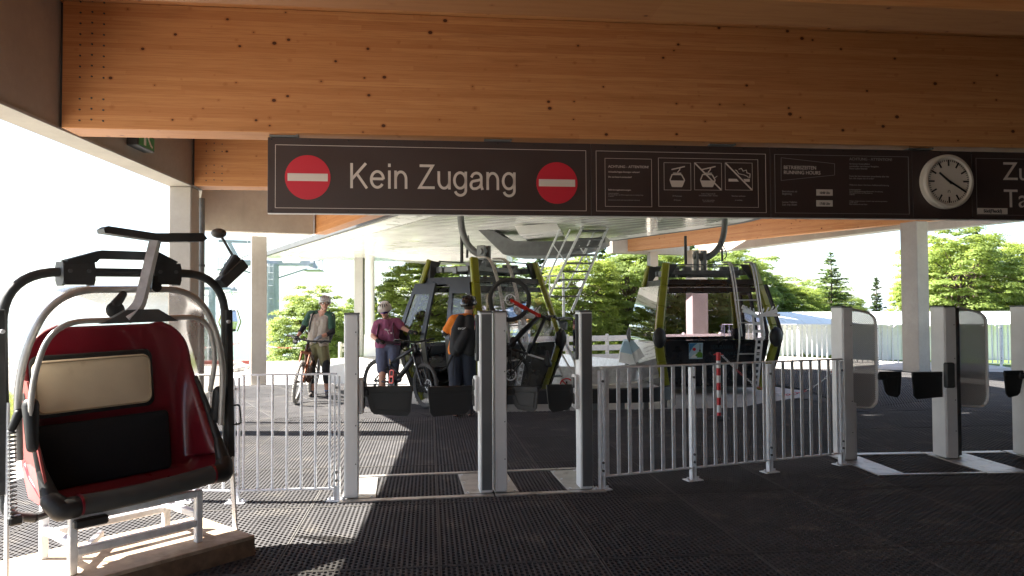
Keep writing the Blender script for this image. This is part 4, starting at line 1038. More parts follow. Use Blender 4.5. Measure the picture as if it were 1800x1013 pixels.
# ------------------------------------------------------------------ chain posts and chains
def chain(label, pts, r=.010):
    L = spline(pts, 14); T = thing('barrier_chain', label, 'chain', (0, 0, 0))
    tot = sum((L[i + 1] - L[i]).length for i in range(len(L) - 1)); n = int(tot / .075)
    seg = []; acc = 0; i = 0; out = []
    for k in range(n + 1):
        d = tot * k / n; a = 0
        for j in range(len(L) - 1):
            l = (L[j + 1] - L[j]).length
            if a + l >= d: out.append(L[j] + (L[j + 1] - L[j]) * ((d - a) / l)); break
            a += l
    mb = [MB(), MB()]
    for k in range(len(out) - 1):
        p, q = out[k], out[k + 1]; t = (q - p); c = (p + q) / 2; u = t.normalized(); v = u.cross(Vector((0, 0, 1))).normalized()
        if k % 2: v = u.cross(v)
        l = t.length * .72; w = .014
        ring = [c + u * (l * math.cos(a) * .9) + v * (w * math.sin(a)) for a in [2 * math.pi * j / 10 for j in range(10)]]
        mb[0 if (k // 7) % 2 else 1].tube(ring, .0042, 5, closed=True)
    mb[0].build('red_links', M['postred'], T, kind='stuff'); mb[1].build('white_links', M['postwht'], T, kind='stuff')
def marker(label, p, h, r, bands, base=True, cap=True):
    T = thing('barrier_post', label, 'barrier post', p)
    for k in range(bands):
        mb = MB(); a, b = h * k / bands, h * (k + 1) / bands; mb.lathe([(r, a), (r, b)], 14); mb.build('red_band' if (bands - 1 - k) % 2 == 0 else 'white_band', M['postred' if (bands - 1 - k) % 2 == 0 else 'postwht'], T, smooth=True)
    if cap: mb = MB(); mb.lathe([(r + .006, h - .03), (r + .006, h + .008), (.01, h + .012)], 12); mb.bar((0, 0, h - .01), (r + .035, 0, h - .02), .02, .015); mb.bar((0, 0, h - .01), (-r - .035, 0, h - .02), .02, .015); mb.build('post_cap', M['postred'], T)
    if base: mb = MB(); mb.lathe([(.15, .0), (.15, .03), (.12, .05), (.03, .06)], 24); mb.build('post_foot', M['black'], T, smooth=True)
cp = g(1264, 738)
marker('red and white banded barrier post behind the long railing', cp, .94, .030, 9)
chain('red and white chain drooping behind the long railing', [cp + Vector((.03, 0, .93)), at(1310, 664, 11.3), at(1345, 686, 11.9), at(1385, 694, 12.6), at(1430, 680, 12.6), at(1480, 640, 12.6)])
cp2 = g(445, 656)
T = thing('chain_post', 'thin white angled post holding a chain in front of the far concrete column', 'barrier post', cp2)
mb = MB(); mb.tube(fillet([(0, 0, 0), (0, 0, .93), (-.12, -.06, .96)], .05, 5), .035, 10); mb.build('pole', M['white'], T, smooth=True)
chain('thin red and white chain hanging between posts at the bright yard edge', [at(300, 618, 19), at(390, 608, 18.6), at(438, 600, 18.3), at(446, 597, 18.2), at(478, 610, 19), at(530, 612, 20)])
# ------------------------------------------------------------------ gondola cabins
LV = [(0.03, .92, .62), (.30, .985, .69), (.60, 1.055, .765), (.86, 1.11, .83), (1.05, 1.13, .855), (1.24, 1.10, .82), (1.60, 1.03, .72), (2.0, .945, .61), (2.42, .86, .50)]
def hdim(z):
    for i in range(len(LV) - 1):
        a, b = LV[i], LV[i + 1]
        if z <= b[0] or i == len(LV) - 2:
            t = (z - a[0]) / (b[0] - a[0]); return a[1] + (b[1] - a[1]) * t, a[2] + (b[2] - a[2]) * t
def face_pt(face, u, z, out=0.0):
    """face 0..3 = -y, +x, +y, -x ; u -1..1 along the face"""
    hx, hy = hdim(z)
    if face == 0: return Vector((u * hx, -hy - out, z))
    if face == 1: return Vector((hx + out, u * hy, z))
    if face == 2: return Vector((-u * hx, hy + out, z))
    return Vector((-hx - out, -u * hy, z))
def fpanel(mb, face, u0, u1, z0, z1, t=.03, out=0.0, nz=4):
    rows_o = []; rows_i = []
    for k in range(nz + 1):
        z = z0 + (z1 - z0) * k / nz
        rows_o.append([face_pt(face, u0, z, out), face_pt(face, u1, z, out)]); rows_i.append([face_pt(face, u0, z, out - t), face_pt(face, u1, z, out - t)])
    ring = [[a[0], a[1], b[1], b[0]] for a, b in zip(rows_o, rows_i)]
    mb.grid(ring, closed=True); mb.add(ring[0], [(0, 1, 2, 3)]); mb.add(ring[-1], [(3, 2, 1, 0)])
def cabin(label, loc, rz, door, hang, open_gap, logo=False, dout=.10):
    C = thing('gondola_cabin', label, 'gondola cabin', loc, rz, 'gondola cabins in the station')
    D = 1 if door > 0 else 3; BK = 3 if D == 1 else 1
    for sx_ in (-1, 1):
        for sy in (-1, 1):
            mb = MB(); pts = []
            for z in (.02, .3, .6, .86, 1.05, 1.24, 1.6, 2.0, 2.43): a, b = hdim(max(.03, z)); pts.append(Vector((sx_ * a, sy * b, z)))
            for i in range(len(pts) - 1):
                d = (pts[i + 1] - pts[i]).normalized() * .004
                mb.bar(pts[i] - d, pts[i + 1] + d, .155 if i < 4 else .145, .085, (sx_ * .35, sy, 0), bev=.02)
            rb = mb.build('rib', M['olive'], C)
            mb = MB(); a, b = hdim(1.05); mb.ball((sx_ * (a - .0), sy * (b + .02), 1.03), (.125, .11, .19), 16, 10); mb.build('bumper', M['black'], rb, smooth='all')
            mb = MB(); a, b = hdim(2.3); mb.prism([(sx_ * a, sy * (b - .03), 2.42), (sx_ * (a - .25), sy * (b - .03), 2.40), (sx_ * (a - .06), sy * (b - .03), 2.12), (sx_ * (a + .03), sy * (b - .03), 2.12)], (0, -sy * .05, 0)); mb.build('gusset', M['steel_d'], rb)
    # end faces
    for fc in (0, 2):
        mb = MB(); fpanel(mb, fc, -.90, .90, .10, .98, .05, -.01); lp = mb.build('lower_panel', M['cab'], C)
        mb = MB(); fpanel(mb, fc, -.90, .90, .985, 1.87, .014, -.02); mb.build('window', M['glass_d'], C, smooth=True)
        mb = MB(); fpanel(mb, fc, -.89, .89, 1.875, 1.965, .05, 0, 1); fpanel(mb, fc, -.9, .9, 2.03, 2.12, .06, .0, 1); mb.build('header_bar', M['cab'], C)
        mb = MB(); fpanel(mb, fc, -.89, .89, 1.968, 2.028, .012, -.02, 1); mb.build('top_light', M['glass_c'], C)
        if fc == 0 and logo:
            pl = MB(); fpanel(pl, 0, -.50, -.255, .63, .93, .006, .004, 1); lg = pl.build('logo_plate', pm('logo_sky', (.42, .58, .66), .35), C)
            def LP(u, v): return face_pt(0, -.50 + .245 * u, .63 + .30 * v, .007)
            for nm, col, poly in (('logo_blue', (.03, .16, .32), [(.02, .98), (.02, .35), (.12, .55), (.3, .78), (.6, .98)]), ('logo_snow', (.75, .76, .74), [(.06, .06), (.3, .26), (.66, .40), (.45, .24), (.58, .06)]), ('logo_green', (.10, .26, .02), [(.42, .2), (.62, .42), (.8, .46), (.97, .34), (.97, .08), (.58, .08), (.6, .16)])):
                mb = MB(); mb.prism([LP(*q) for q in poly], (0, -.003, 0)); mb.build(nm, pm(nm, col, .4), lg)
            mb = MB(); mb.lathe([(.03, 0), (.03, .005), (0, .006)], 20, Matrix.Translation(LP(.38, .60)) @ Matrix.Rotation(R(90), 4, 'X')); mb.build('logo_sun', M['red_p'], lg)
            mb = MB(); mb.prism([LP(.70, .46), LP(.765, .62), LP(.775, .95), LP(.795, .95), LP(.805, .62), LP(.86, .46)], (0, -.004, 0)); mb.build('logo_tower', M['ink'], lg)
            for t_, z in (('SEILBAHN', .81), ('OCHSENKOPF', .69)):
                p = face_pt(0, -.12, z, .006); text(t_, .105, pm('dim_blue_print', (.02, .045, .06), .4), C, p.x, z, y=p.y, sx=.95)
    # blank side
    mb = MB(); fpanel(mb, BK, -1.10, .93, .12, .92, .05, .085); mb.build('side_panel', M['glass_m'] if logo else M['cab'], C, smooth=True)
    mb = MB(); fpanel(mb, BK, -1.10 if logo else -.88, .93, .925, 2.0, .014, .085 if logo else -.01, 8); mb.build('side_window', M['glass_m'] if logo else M['glass_c'], C, smooth=True)
    mb = MB(); fpanel(mb, BK, -.88, .88, 2.005, 2.12, .05, 0, 1); mb.build('side_header', M['cab_f'], C)
    # door side
    mb = MB(); fpanel(mb, D, -.9, .9, 2.0, 2.12, .06, .0, 1); mb.build('door_track', M['cab_f'], C)
    mb = MB(); fpanel(mb, D, -.95, .95, .04, .12, .08, .0, 1); mb.build('sill_step', M['alu_w'], C)
    for s in (-1, 1):
        u0, u1 = (.22, .93) if s > 0 else (-open_gap - .80, -open_gap)
        if logo: u0, u1 = (open_gap, open_gap + .8) if s > 0 else (-open_gap - .8, -open_gap)
        mb = MB(); w = .115
        fpanel(mb, D, u0, u0 + w, .16, 2.02, .045, dout); fpanel(mb, D, u1 - w, u1, .16, 2.02, .045, dout)
        fpanel(mb, D, u0 + w, u1 - w, 1.84, 2.02, .045, dout, 1); fpanel(mb, D, u0 + w, u1 - w, .16, .40, .045, dout, 1)
        dr = mb.build('door', M['cab_f'], C)
        mb = MB(); fpanel(mb, D, u0 + w, u1 - w, .40, 1.84, .012, dout - .015, 6); mb.build('door_glass', M['glass_c'], dr, smooth=True)
    # floor, roof, seats
    mb = MB(); mb.box((0, 0, .09), (1.78, 1.18, .06)); mb.build('cabin_floor', M['galv_d'], C)
    mb = MB(); mb.box((0, 0, 1.99), (1.74, 1.08, .03)); mb.build('cabin_roof', M['cab'], C)
    for sy in (-1, 1):
        for z, w in ((.52, .08), (.86, .16), (.30, .05)):
            mb = MB(); mb.box((0, sy * (.46 if z < .6 else .60), z), (1.5, .22 if z < .6 else .04, w), bev=.02); mb.build('bench', M['cab_f'], C)
    # roof carriage
    mb = MB(); mb.box((0, 0, 2.24), (1.58, .10, .12), bev=.01); mb.box((0, -.30, 2.26), (1.62, .07, .09), bev=.01); mb.box((0, .30, 2.26), (1.62, .07, .09), bev=.01); mb.box((-.72, 0, 2.26), (.10, .9, .10), bev=.01); mb.box((.72, 0, 2.26), (.10, .9, .10), bev=.01)
    cr_ = mb.build('roof_frame', M['galv_d'], C)
    mb = MB()
    for x in (-.6, -.35, .4, .62): mb.box((x, -.20, 2.33), (.14, .10, .09), bev=.01); mb.lathe([(.045, 2.17), (.045, 2.36)], 10, Matrix.Translation((x + .1, -.1, 0)))
    for y in (-.36, .36): mb.tube([(-.78, y, 2.41), (.78, y, 2.41)], .012, 6)
    mb.build('door_mechanism', M['galv_d'], cr_)
    # hanger arm
    hz, hx_, hy_ = hang
    mb = MB(); mb.box((-.075, 0, 2.50), (.05, .18, .42), bev=.01); mb.box((.075, 0, 2.50), (.05, .18, .42), bev=.01); mb.lathe([(.06, -.13), (.06, .13)], 14, Matrix.Translation((0, 0, 2.60)) @ Matrix.Rotation(R(90), 4, 'Y')); mb.build('hanger_bracket', M['galv_d'], C)
    iC = Matrix.Rotation(-rz, 3, 'Z'); dx = iC @ Vector((hx_, hy_, 0))
    path = spline([(0, 0, 2.56), dx * .38 + Vector((0, 0, 2.60)), dx * .78 + Vector((0, 0, 2.80)), dx * .98 + Vector((0, 0, 3.15)), dx * 1.0 + Vector((0, 0, hz))], 7)
    mb = MB(); mb.tube(path, .062, 10, ell=.8); arm = mb.build('hanger_arm', M['galv_d'], C, smooth=True)
    mb = MB(); q = path[len(path) // 2]; mb.tube([q + Vector((.05, 0, -.04)), q + Vector((.06, .02, -.30))], .022, 8); mb.tube([dx * -.55 + Vector((0, 0, 2.42)), dx * -.55 + Vector((0, 0, 3.0))], .03, 8) if logo else mb.tube([dx * .95 + Vector((0, 0, 2.42)), dx * .95 + Vector((0, 0, 2.95))], .03, 8)
    mb.tube(spline([q + Vector((0, -.06, .1)), q + Vector((.1, -.08, -.22)), Vector((.12, -.06, 2.45))], 6), .010, 6); mb.build('arm_cable', M['black'], arm, smooth=True)
    # bicycle rack on the -y end
    rx = .50 if logo else -.40
    rk = MB()
    for x in (rx - .14, rx + .30):
        a = [Vector((x - .02, -.30, 2.46)), Vector((x, -.55, 2.42))] + [face_pt(0, 0, z, .13) + Vector((x, 0, 0)) for z in (2.1, 1.6, 1.05, .6, .15)]
        rk.tube(spline(a, 5), .016, 8); rk.tube([p + Vector((.05, -.0, 0)) for p in spline(a[:5], 5)], .014, 8)
    for z in (1.72, 1.30, .72): p = face_pt(0, 0, z, .13); rk.tube([(rx - .14, p.y, z), (rx + .30, p.y, z)], .012, 8)
    rko = rk.build('bike_rack', M['chrome'], C, smooth=True)
    mb = MB(); x = rx + .22
    for z0, z1, w in ((.12, 1.0, .10), (1.0, 1.42, .17)):
        p, q = face_pt(0, 0, z0, .20), face_pt(0, 0, z1, .20)
        n = max(2, int((z1 - z0) / .11))
        for s in (-1, 1): mb.bar((x + s * w / 2, p.y, z0), (x + s * w * .5, q.y, z1), .028, .03)
        for k in range(n + 1): t = k / n; mb.box((x, p.y + (q.y - p.y) * t, z0 + (z1 - z0) * t), (w, .022, .05))
    p = face_pt(0, 0, 1.45, .22)
    for s in (-1, 1):
        mb.bar((x + s * .02, p.y, 1.42), (x + s * .34, p.y - .10, 1.60 if s < 0 else 1.52), .03, .07); mb.bar((x + s * .05, p.y - .05, 1.44), (x + s * .36, p.y - .16, 1.52 if s < 0 else 1.44), .03, .05)
        for k in range(4): mb.bar((x + s * (.06 + .08 * k), p.y - .02 * k, 1.42 + .035 * k), (x + s * (.10 + .08 * k), p.y - .05 - .03 * k, 1.56 + .02 * k), .02, .02)
    mb.build('rack_bracket', M['alu'], rko)
    return C
C1 = Vector((-.50, 13.2, 0)); C2 = Vector((3.72, 14.62, 0))
cab1 = cabin('gondola cabin with open doors being boarded by the rider in orange', C1, R(52.3), -1, (3.75, -.42, .05), .34)
cab2 = cabin('gondola cabin with mountain logo plate behind the long railing, empty bicycle rack', C2, R(7), 1, (3.75, .52, .05), .22, logo=True, dout=.16)

# ------------------------------------------------------------------ mountain bikes
def bike(label, loc, rz, cols, steer=0.0, lean=0.0, group='mountain bikes', vertical=False, r=.365):
    frame_m, fork_m, tyre_m, acc = cols
    root = thing('mountain_bike', label, 'bicycle', loc, rz, group)
    if not vertical: root.rotation_mode = 'XYZ'; root.rotation_euler = (lean, 0, rz)
    else: root.rotation_euler = vertical
    BB = Vector((0, 0, .33)); RH = Vector((-.435, 0, r)); FH = Vector((.79, 0, r)); HT = Vector((.475, 0, .99)); HB = Vector((.52, 0, .87)); STP = Vector((-.13, 0, .74)); SAD = Vector((-.215, 0, 1.00))
    mb = MB(); mb.tube([BB, Vector((.28, 0, .60)), HB], [.042, .045, .036], 12); mb.tube([HT + Vector((0, 0, -.03)), Vector((.15, 0, .80)), Vector((-.10, 0, .68))], [.032, .028, .024], 10); mb.tube([BB, Vector((-.10, 0, .66))], .024, 10); mb.tube([HB, HT], .032, 12); mb.ball(BB, (.06, .055, .06)); mb.ball((.10, 0, .42), (.09, .04, .06))
    mb.build('frame', frame_m, root, smooth='all')
    mb = MB()
    for s in (-1, 1):
        y = s * .065; mb.tube([BB + Vector((0, y * .8, .03)), Vector((-.2, y, .36)), RH + Vector((0, y, 0))], .014, 8); mb.tube([Vector((-.09, y * .7, .62)), Vector((-.26, y, .52)), RH + Vector((0, y, 0))], .012, 8)
    mb.tube([Vector((-.06, 0, .62)), Vector((.13, 0, .50))], .024, 8); mb.build('swingarm', frame_m, root, smooth='all')
    mb = MB(); mb.tube([Vector((-.10, 0, .64)), STP, SAD + Vector((.02, 0, -.06))], [.017, .017, .013], 10); mb.build('seat_post', acc, root, smooth=True)
    mb = MB(); mb.tube([SAD + Vector((.16, 0, .0)), SAD + Vector((.05, 0, .01)), SAD + Vector((-.06, 0, .015)), SAD + Vector((-.11, 0, .02))], [.018, .03, .065, .05], 12, ell=1.0); mb.build('saddle', M['black'], root, smooth='all')
    mb = MB(); mb.lathe([(.085, .052), (.09, .056), (.085, .060)], 24, Matrix.Translation(BB) @ Matrix.Rotation(R(90), 4, 'X'))
    for s, a in ((-1, -50), (1, 130)): d = Vector((math.cos(R(a)), 0, math.sin(R(a)))) * .17; mb.bar(BB + Vector((0, s * .08, 0)), BB + d + Vector((0, s * .09, 0)), .016, .026, bev=.004); mb.box(BB + d + Vector((0, s * .145, 0)), (.10, .10, .022), bev=.005)
    mb.tube([BB + Vector((0, -.055, .085)), RH + Vector((0, -.055, .05))], .006, 5); mb.tube([BB + Vector((0, -.055, -.085)), Vector((-.39, -.06, .24)), RH + Vector((.02, -.06, -.05))], .006, 5); mb.box(Vector((-.42, -.06, .25)), (.05, .03, .14), bev=.01)
    mb.build('crankset', M['steel_d'], root)
    st = bpy.data.objects.new('steering', None)  # replaced below by the fork mesh as carrier
    bpy.data.objects.remove(st)
    axis = (HT - HB).normalized(); T0 = HB
    def loc_(p): return Vector(p) - T0
    fk = MB(); crown = loc_(HB) - axis * .03
    for s in (-1, 1): fk.tube([crown + Vector((0, s * .07, .02)), loc_(FH) + (crown - loc_(FH)) * .52 + Vector((0, s * .07, 0))], .019, 10); fk.tube([loc_(FH) + (crown - loc_(FH)) * .55 + Vector((0, s * .07, 0)), loc_(FH) + Vector((0, s * .065, 0))], [.027, .022], 10)
    fk.box(crown, (.06, .19, .05), bev=.015); fk.tube([loc_(FH) + (crown - loc_(FH)) * .5 + Vector((0, -.07, 0)), loc_(FH) + (crown - loc_(FH)) * .56 + Vector((-.03, 0, .0)), loc_(FH) + (crown - loc_(FH)) * .5 + Vector((0, .07, 0))], .018, 8)
    fko = fk.build('fork', fork_m, root, smooth=True, loc=T0)
    fko.rotation_mode = 'QUATERNION'
    from mathutils import Quaternion
    fko.rotation_quaternion = Quaternion(axis, steer)
    hb = MB(); top = loc_(HT) + axis * .05
    hb.tube([loc_(HT) - axis * .02, top + axis * .02], .024, 10); hb.tube([top, top + Vector((.055, 0, .01))], .022, 8)
    hb.tube(spline([top + Vector((.0, -.38, .05)), top + Vector((.04, -.20, .035)), top + Vector((.06, 0, .01)), top + Vector((.04, .20, .035)), top + Vector((.0, .38, .05))], 5), .015, 8)
    for s in (-1, 1):
        hb.tube([top + Vector((.0, s * .38, .05)), top + Vector((.02, s * .26, .045))], .019, 8); hb.box(top + Vector((.05, s * .22, .02)), (.05, .05, .04), bev=.01); hb.tube([top + Vector((.07, s * .22, .02)), top + Vector((.07, s * .33, .01))], .007, 6)
    hb.build('handlebar', M['black'], fko, smooth=True)
    cab_ = MB(); cab_.tube(spline([top + Vector((.06, .2, .02)), top + Vector((.14, .08, -.06)), top + Vector((.05, .0, -.16))], 6), .004, 5); cab_.tube(spline([top + Vector((.06, -.2, .02)), top + Vector((.13, -.08, -.04)), top + Vector((.05, .0, -.18))], 6), .004, 5); cab_.build('brake_hose', M['black'], fko)
    def wheel(parent, c):
        mb = MB(); rt = Matrix.Rotation(R(90), 4, 'X')
        ring = [Vector((math.cos(2 * math.pi * k / 44) * (r - .033), 0, math.sin(2 * math.pi * k / 44) * (r - .033))) for k in range(44)]
        mb.tube(ring, .032, 9, closed=True)
        for k in range(60):
            a = 2 * math.pi * k / 60; d = Vector((math.cos(a), 0, math.sin(a))); t = Vector((-math.sin(a), 0, math.cos(a)))
            for y in ((-.011, .011) if k % 2 else (-.023, .023)): mb.bar(d * (r - .005) + Vector((0, y, 0)) - t * .007, d * (r - .005) + Vector((0, y, 0)) + t * .007, .010, .012, d)
        w = mb.build('wheel', tyre_m, parent, smooth=True, loc=c)
        mb = MB(); rg = [Vector((math.cos(2 * math.pi * k / 44) * (r - .06), 0, math.sin(2 * math.pi * k / 44) * (r - .06))) for k in range(44)]; mb.tube(rg, .013, 8, closed=True); mb.lathe([(.02, -.055), (.028, -.04), (.02, 0), (.028, .04), (.02, .055)], 12, rt); mb.build('rim', M['black'], w, smooth=True)
        mb = MB()
        for k in range(28):
            a = 2 * math.pi * k / 28; b = a + (.5 if k % 4 < 2 else -.5); s = .035 if k % 2 else -.035
            mb.tube([(.026 * math.cos(b), s, .026 * math.sin(b)), ((r - .065) * math.cos(a), 0, (r - .065) * math.sin(a))], .0016, 4)
        mb.build('spokes', M['galv_d'], w)
        mb = MB(); rg = [Vector((math.cos(2 * math.pi * k / 24) * .085, .045, math.sin(2 * math.pi * k / 24) * .085)) for k in range(24)]; mb.tube(rg, .010, 4, closed=True)
        for k in range(6): a = k * math.pi / 3; mb.bar((0.02 * math.cos(a), .045, .02 * math.sin(a)), (.085 * math.cos(a + .4), .045, .085 * math.sin(a + .4)), .003, .012, (0, 1, 0))
        mb.build('brake_disc', M['galv'], w)
        return w
    wheel(root, RH); wheel(fko, loc_(FH))
    return root
tyre = pm('dusty_tyre', (.045, .043, .04), .85, 0, .2, 20, .1, 90); tyre_l = pm('light_dusty_tyre', (.30, .285, .26), .9, 0, .2, 20)
bk_m = pm('satin_black_frame', (.014, .014, .016), .35, .1, .1, 10); br_m = pm('copper_brown_frame', (.055, .022, .010), .4, .2, .1, 10); fk_m = pm('copper_fork', (.16, .045, .012), .4, .2, .1, 10); rd_m = pm('bright_red_frame', (.55, .02, .01), .35, 0, .1, 10)
gold = pm('bronze_tube', (.35, .22, .08), .35, .6)
# bike of the standing man, facing the camera
b0 = g(516, 710); hd = math.atan2(-1, .05)
mbk = bike('copper mountain bike with pale dusty front tyre held by the man in the grey shirt', b0 + Vector((-.79 * .05, .79, 0)) + Vector((.03, 0, .004)), hd, (br_m, fk_m, tyre_l, M['black']), steer=R(3), lean=R(-8))
# bike of the woman
rw = g(661, 708); fw = g(736, 715)
dv_ = (fw - rw); wb = at(661, 662, 12.65); wf = at(736.5, 668, 11.95)
hd2 = math.atan2(wf.y - wb.y, wf.x - wb.x)
wbk = bike('black mountain bike with bronze seat post pushed by the woman in the purple shirt', Vector((wb.x + .435 * math.cos(hd2), wb.y + .435 * math.sin(hd2), .0)), hd2, (bk_m, bk_m, tyre, gold), steer=R(-12), lean=R(-4))
mb = MB(); c_ = Vector((.02, -.075, .46))
for dz in (-.055, .055):
    mb.tube(fillet([(c_.x - .045, c_.y, c_.z + dz - .05), (c_.x + .045, c_.y, c_.z + dz - .05), (c_.x + .045, c_.y, c_.z + dz + .05), (c_.x - .045, c_.y, c_.z + dz + .05), (c_.x - .045, c_.y, c_.z + dz - .045)], .03, 4), .012, 6)
mb.build('red_emblem', pm('coral_red_plate', (.75, .12, .10), .4), wbk, smooth=True)
# bike hanging upright on the rack of the boarded cabin
hk = at(896, 527, 12.1)
vb = bike('dark mountain bike with red fork hanging upright on the rack of the boarded cabin', (0, 0, 0), 0, (bk_m, rd_m, tyre, M['galv']), vertical=(0, 0, 0))
# bike local: x forward (to become up), z up (to become outward from the cabin face), y lateral
up_, outw = Vector((0, 0, 1)), Vector((math.sin(R(52.3)), -math.cos(R(52.3)), 0))
lat = outw.cross(up_)
outw2 = (outw * .62 - lat * .78).normalized(); lat2 = outw2.cross(up_)
Mv = Matrix((up_, lat2, outw2)).transposed().to_4x4()
Mv.translation = hk - (up_ * .79 + outw2 * .365)
vb.matrix_world = Mv

# ------------------------------------------------------------------ people
def solid(mb, name, mat, parent, voxel=.012, it=4, cloth=0.0, seed=0, fine=26):
    """one continuous skin from overlapping shapes"""
    me = mb.mesh(name + '_raw'); o = bpy.data.objects.new('tmp', me); COL.objects.link(o)
    md = o.modifiers.new('r', 'REMESH'); md.mode = 'VOXEL'; md.voxel_size = voxel; md.use_smooth_shade = True
    if it: ms = o.modifiers.new('s', 'SMOOTH'); ms.iterations = it; ms.factor = .5
    dg = bpy.context.evaluated_depsgraph_get(); dg.update()
    me2 = bpy.data.meshes.new_from_object(o.evaluated_get(dg)); bpy.data.objects.remove(o); bpy.data.meshes.remove(me)
    if cloth:
        off = Vector((seed * 3.1, seed * 1.7, 0))
        for v in me2.vertices:
            p = v.co; k = noise.noise(Vector((p.x * 9, p.y * 9, p.z * 5)) + off) * .65 + noise.noise(Vector((p.x * fine, p.y * fine, p.z * fine * .55)) + off) * .35
            v.co = p + v.normal * (k * cloth)
    me2.name = name; me2.materials.clear(); me2.materials.append(mat)
    me2.polygons.foreach_set('use_smooth', [True] * len(me2.polygons))
    n = bpy.data.objects.new(name, me2); COL.objects.link(n); n.parent = parent; return n
def hand(mb, w, d, palm, side, curl=.9, s=1.0):
    """w wrist, d direction of the hand, palm = palm normal, side = +1 thumb towards d x palm"""
    d = Vector(d).normalized(); p = Vector(palm); p = (p - d * p.dot(d)).normalized(); l = d.cross(p) * side; w = Vector(w)
    k = w + d * .085 * s
    for t in (-.03, -.01, .01, .03): mb.cone(w + l * t * .7 * s, .014 * s, k + l * t * s, .0125 * s, 8)
    for t, L in ((.032, .068), (.011, .078), (-.011, .072), (-.032, .056)):
        a = k + l * t * s; q = a
        dirn = d.copy()
        for seg in range(3):
            ang = curl * (.5 + .35 * seg); dirn = (d * math.cos(ang * (seg + 1) * .6) + p * math.sin(ang * (seg + 1) * .6)).normalized()
            e = q + dirn * (L * (.45, .32, .25)[seg] * s); mb.cone(q, (.0095 - .001 * seg) * s, e, (.009 - .001 * seg) * s, 7); q = e
    th = w + d * .03 * s + l * .032 * s; e = th + (d * .6 + l * .55 + p * .35).normalized() * .038 * s; mb.cone(th, .012 * s, e, .0105 * s, 7); e2 = e + (d * .8 + p * .5 + l * .1).normalized() * .03 * s; mb.cone(e, .0105 * s, e2, .008 * s, 7)
def head(mb, c, f, up=(0, 0, 1), s=1.0):
    """skull, jaw, nose, ears; f = facing direction"""
    c = Vector(c); f = Vector(f).normalized(); u = Vector(up); u = (u - f * u.dot(f)).normalized(); r = f.cross(u)
    Mx = Matrix((r, f, u)).transposed()
    mb.ball(c + u * .02 * s, (.075 * s, .093 * s, .098 * s), 18, 12, Mx); mb.cone(c + f * .035 * s - u * .045 * s, .058 * s, c + f * .055 * s - u * .085 * s, .038 * s)
    mb.cone(c + f * .085 * s + u * .01 * s, .012 * s, c + f * .108 * s - u * .024 * s, .014 * s, 8)
    for sd in (-1, 1): mb.ball(c + r * (sd * .077 * s) - u * .005 * s - f * .005 * s, (.012 * s, .022 * s, .03 * s), 8, 6, Mx); mb.ball(c + r * (sd * .045 * s) + f * .062 * s - u * .02 * s, .022 * s, 8, 6)
    return Mx
def face_bits(parent, c, Mx, s=1.0, brow=(.08, .05, .03), eyes=True):
    W = lambda x, y, z: Vector(c) + Mx @ (Vector((x, y, z)) * s)
    if eyes:
        for sd in (-1, 1):
            mb = MB(); mb.ball(W(sd * .032, .082, .014), .0125 * s, 10, 8); e = mb.build('eye', M['postwht'], parent, smooth='all')
            mb = MB(); mb.ball(W(sd * .032, .0905, .014), .0055 * s, 8, 6); mb.build('iris', M['ink'], e, smooth='all')
    mb = MB()
    for sd in (-1, 1): mb.tube([W(sd * .016, .091, .034), W(sd * .034, .087, .040), W(sd * .052, .072, .034)], .0042 * s, 6)
    mb.build('eyebrows', pm('brow_hair', brow, .8), parent)
    mb = MB(); mb.tube([W(-.026, .083, -.050), W(-.012, .092, -.054), W(0, .0945, -.054), W(.012, .092, -.054), W(.026, .083, -.050)], [.003 * s, .005 * s, .0055 * s, .005 * s, .003 * s], 7); mb.build('mouth', pm('lips', (.38, .12, .10), .45), parent, smooth=True)
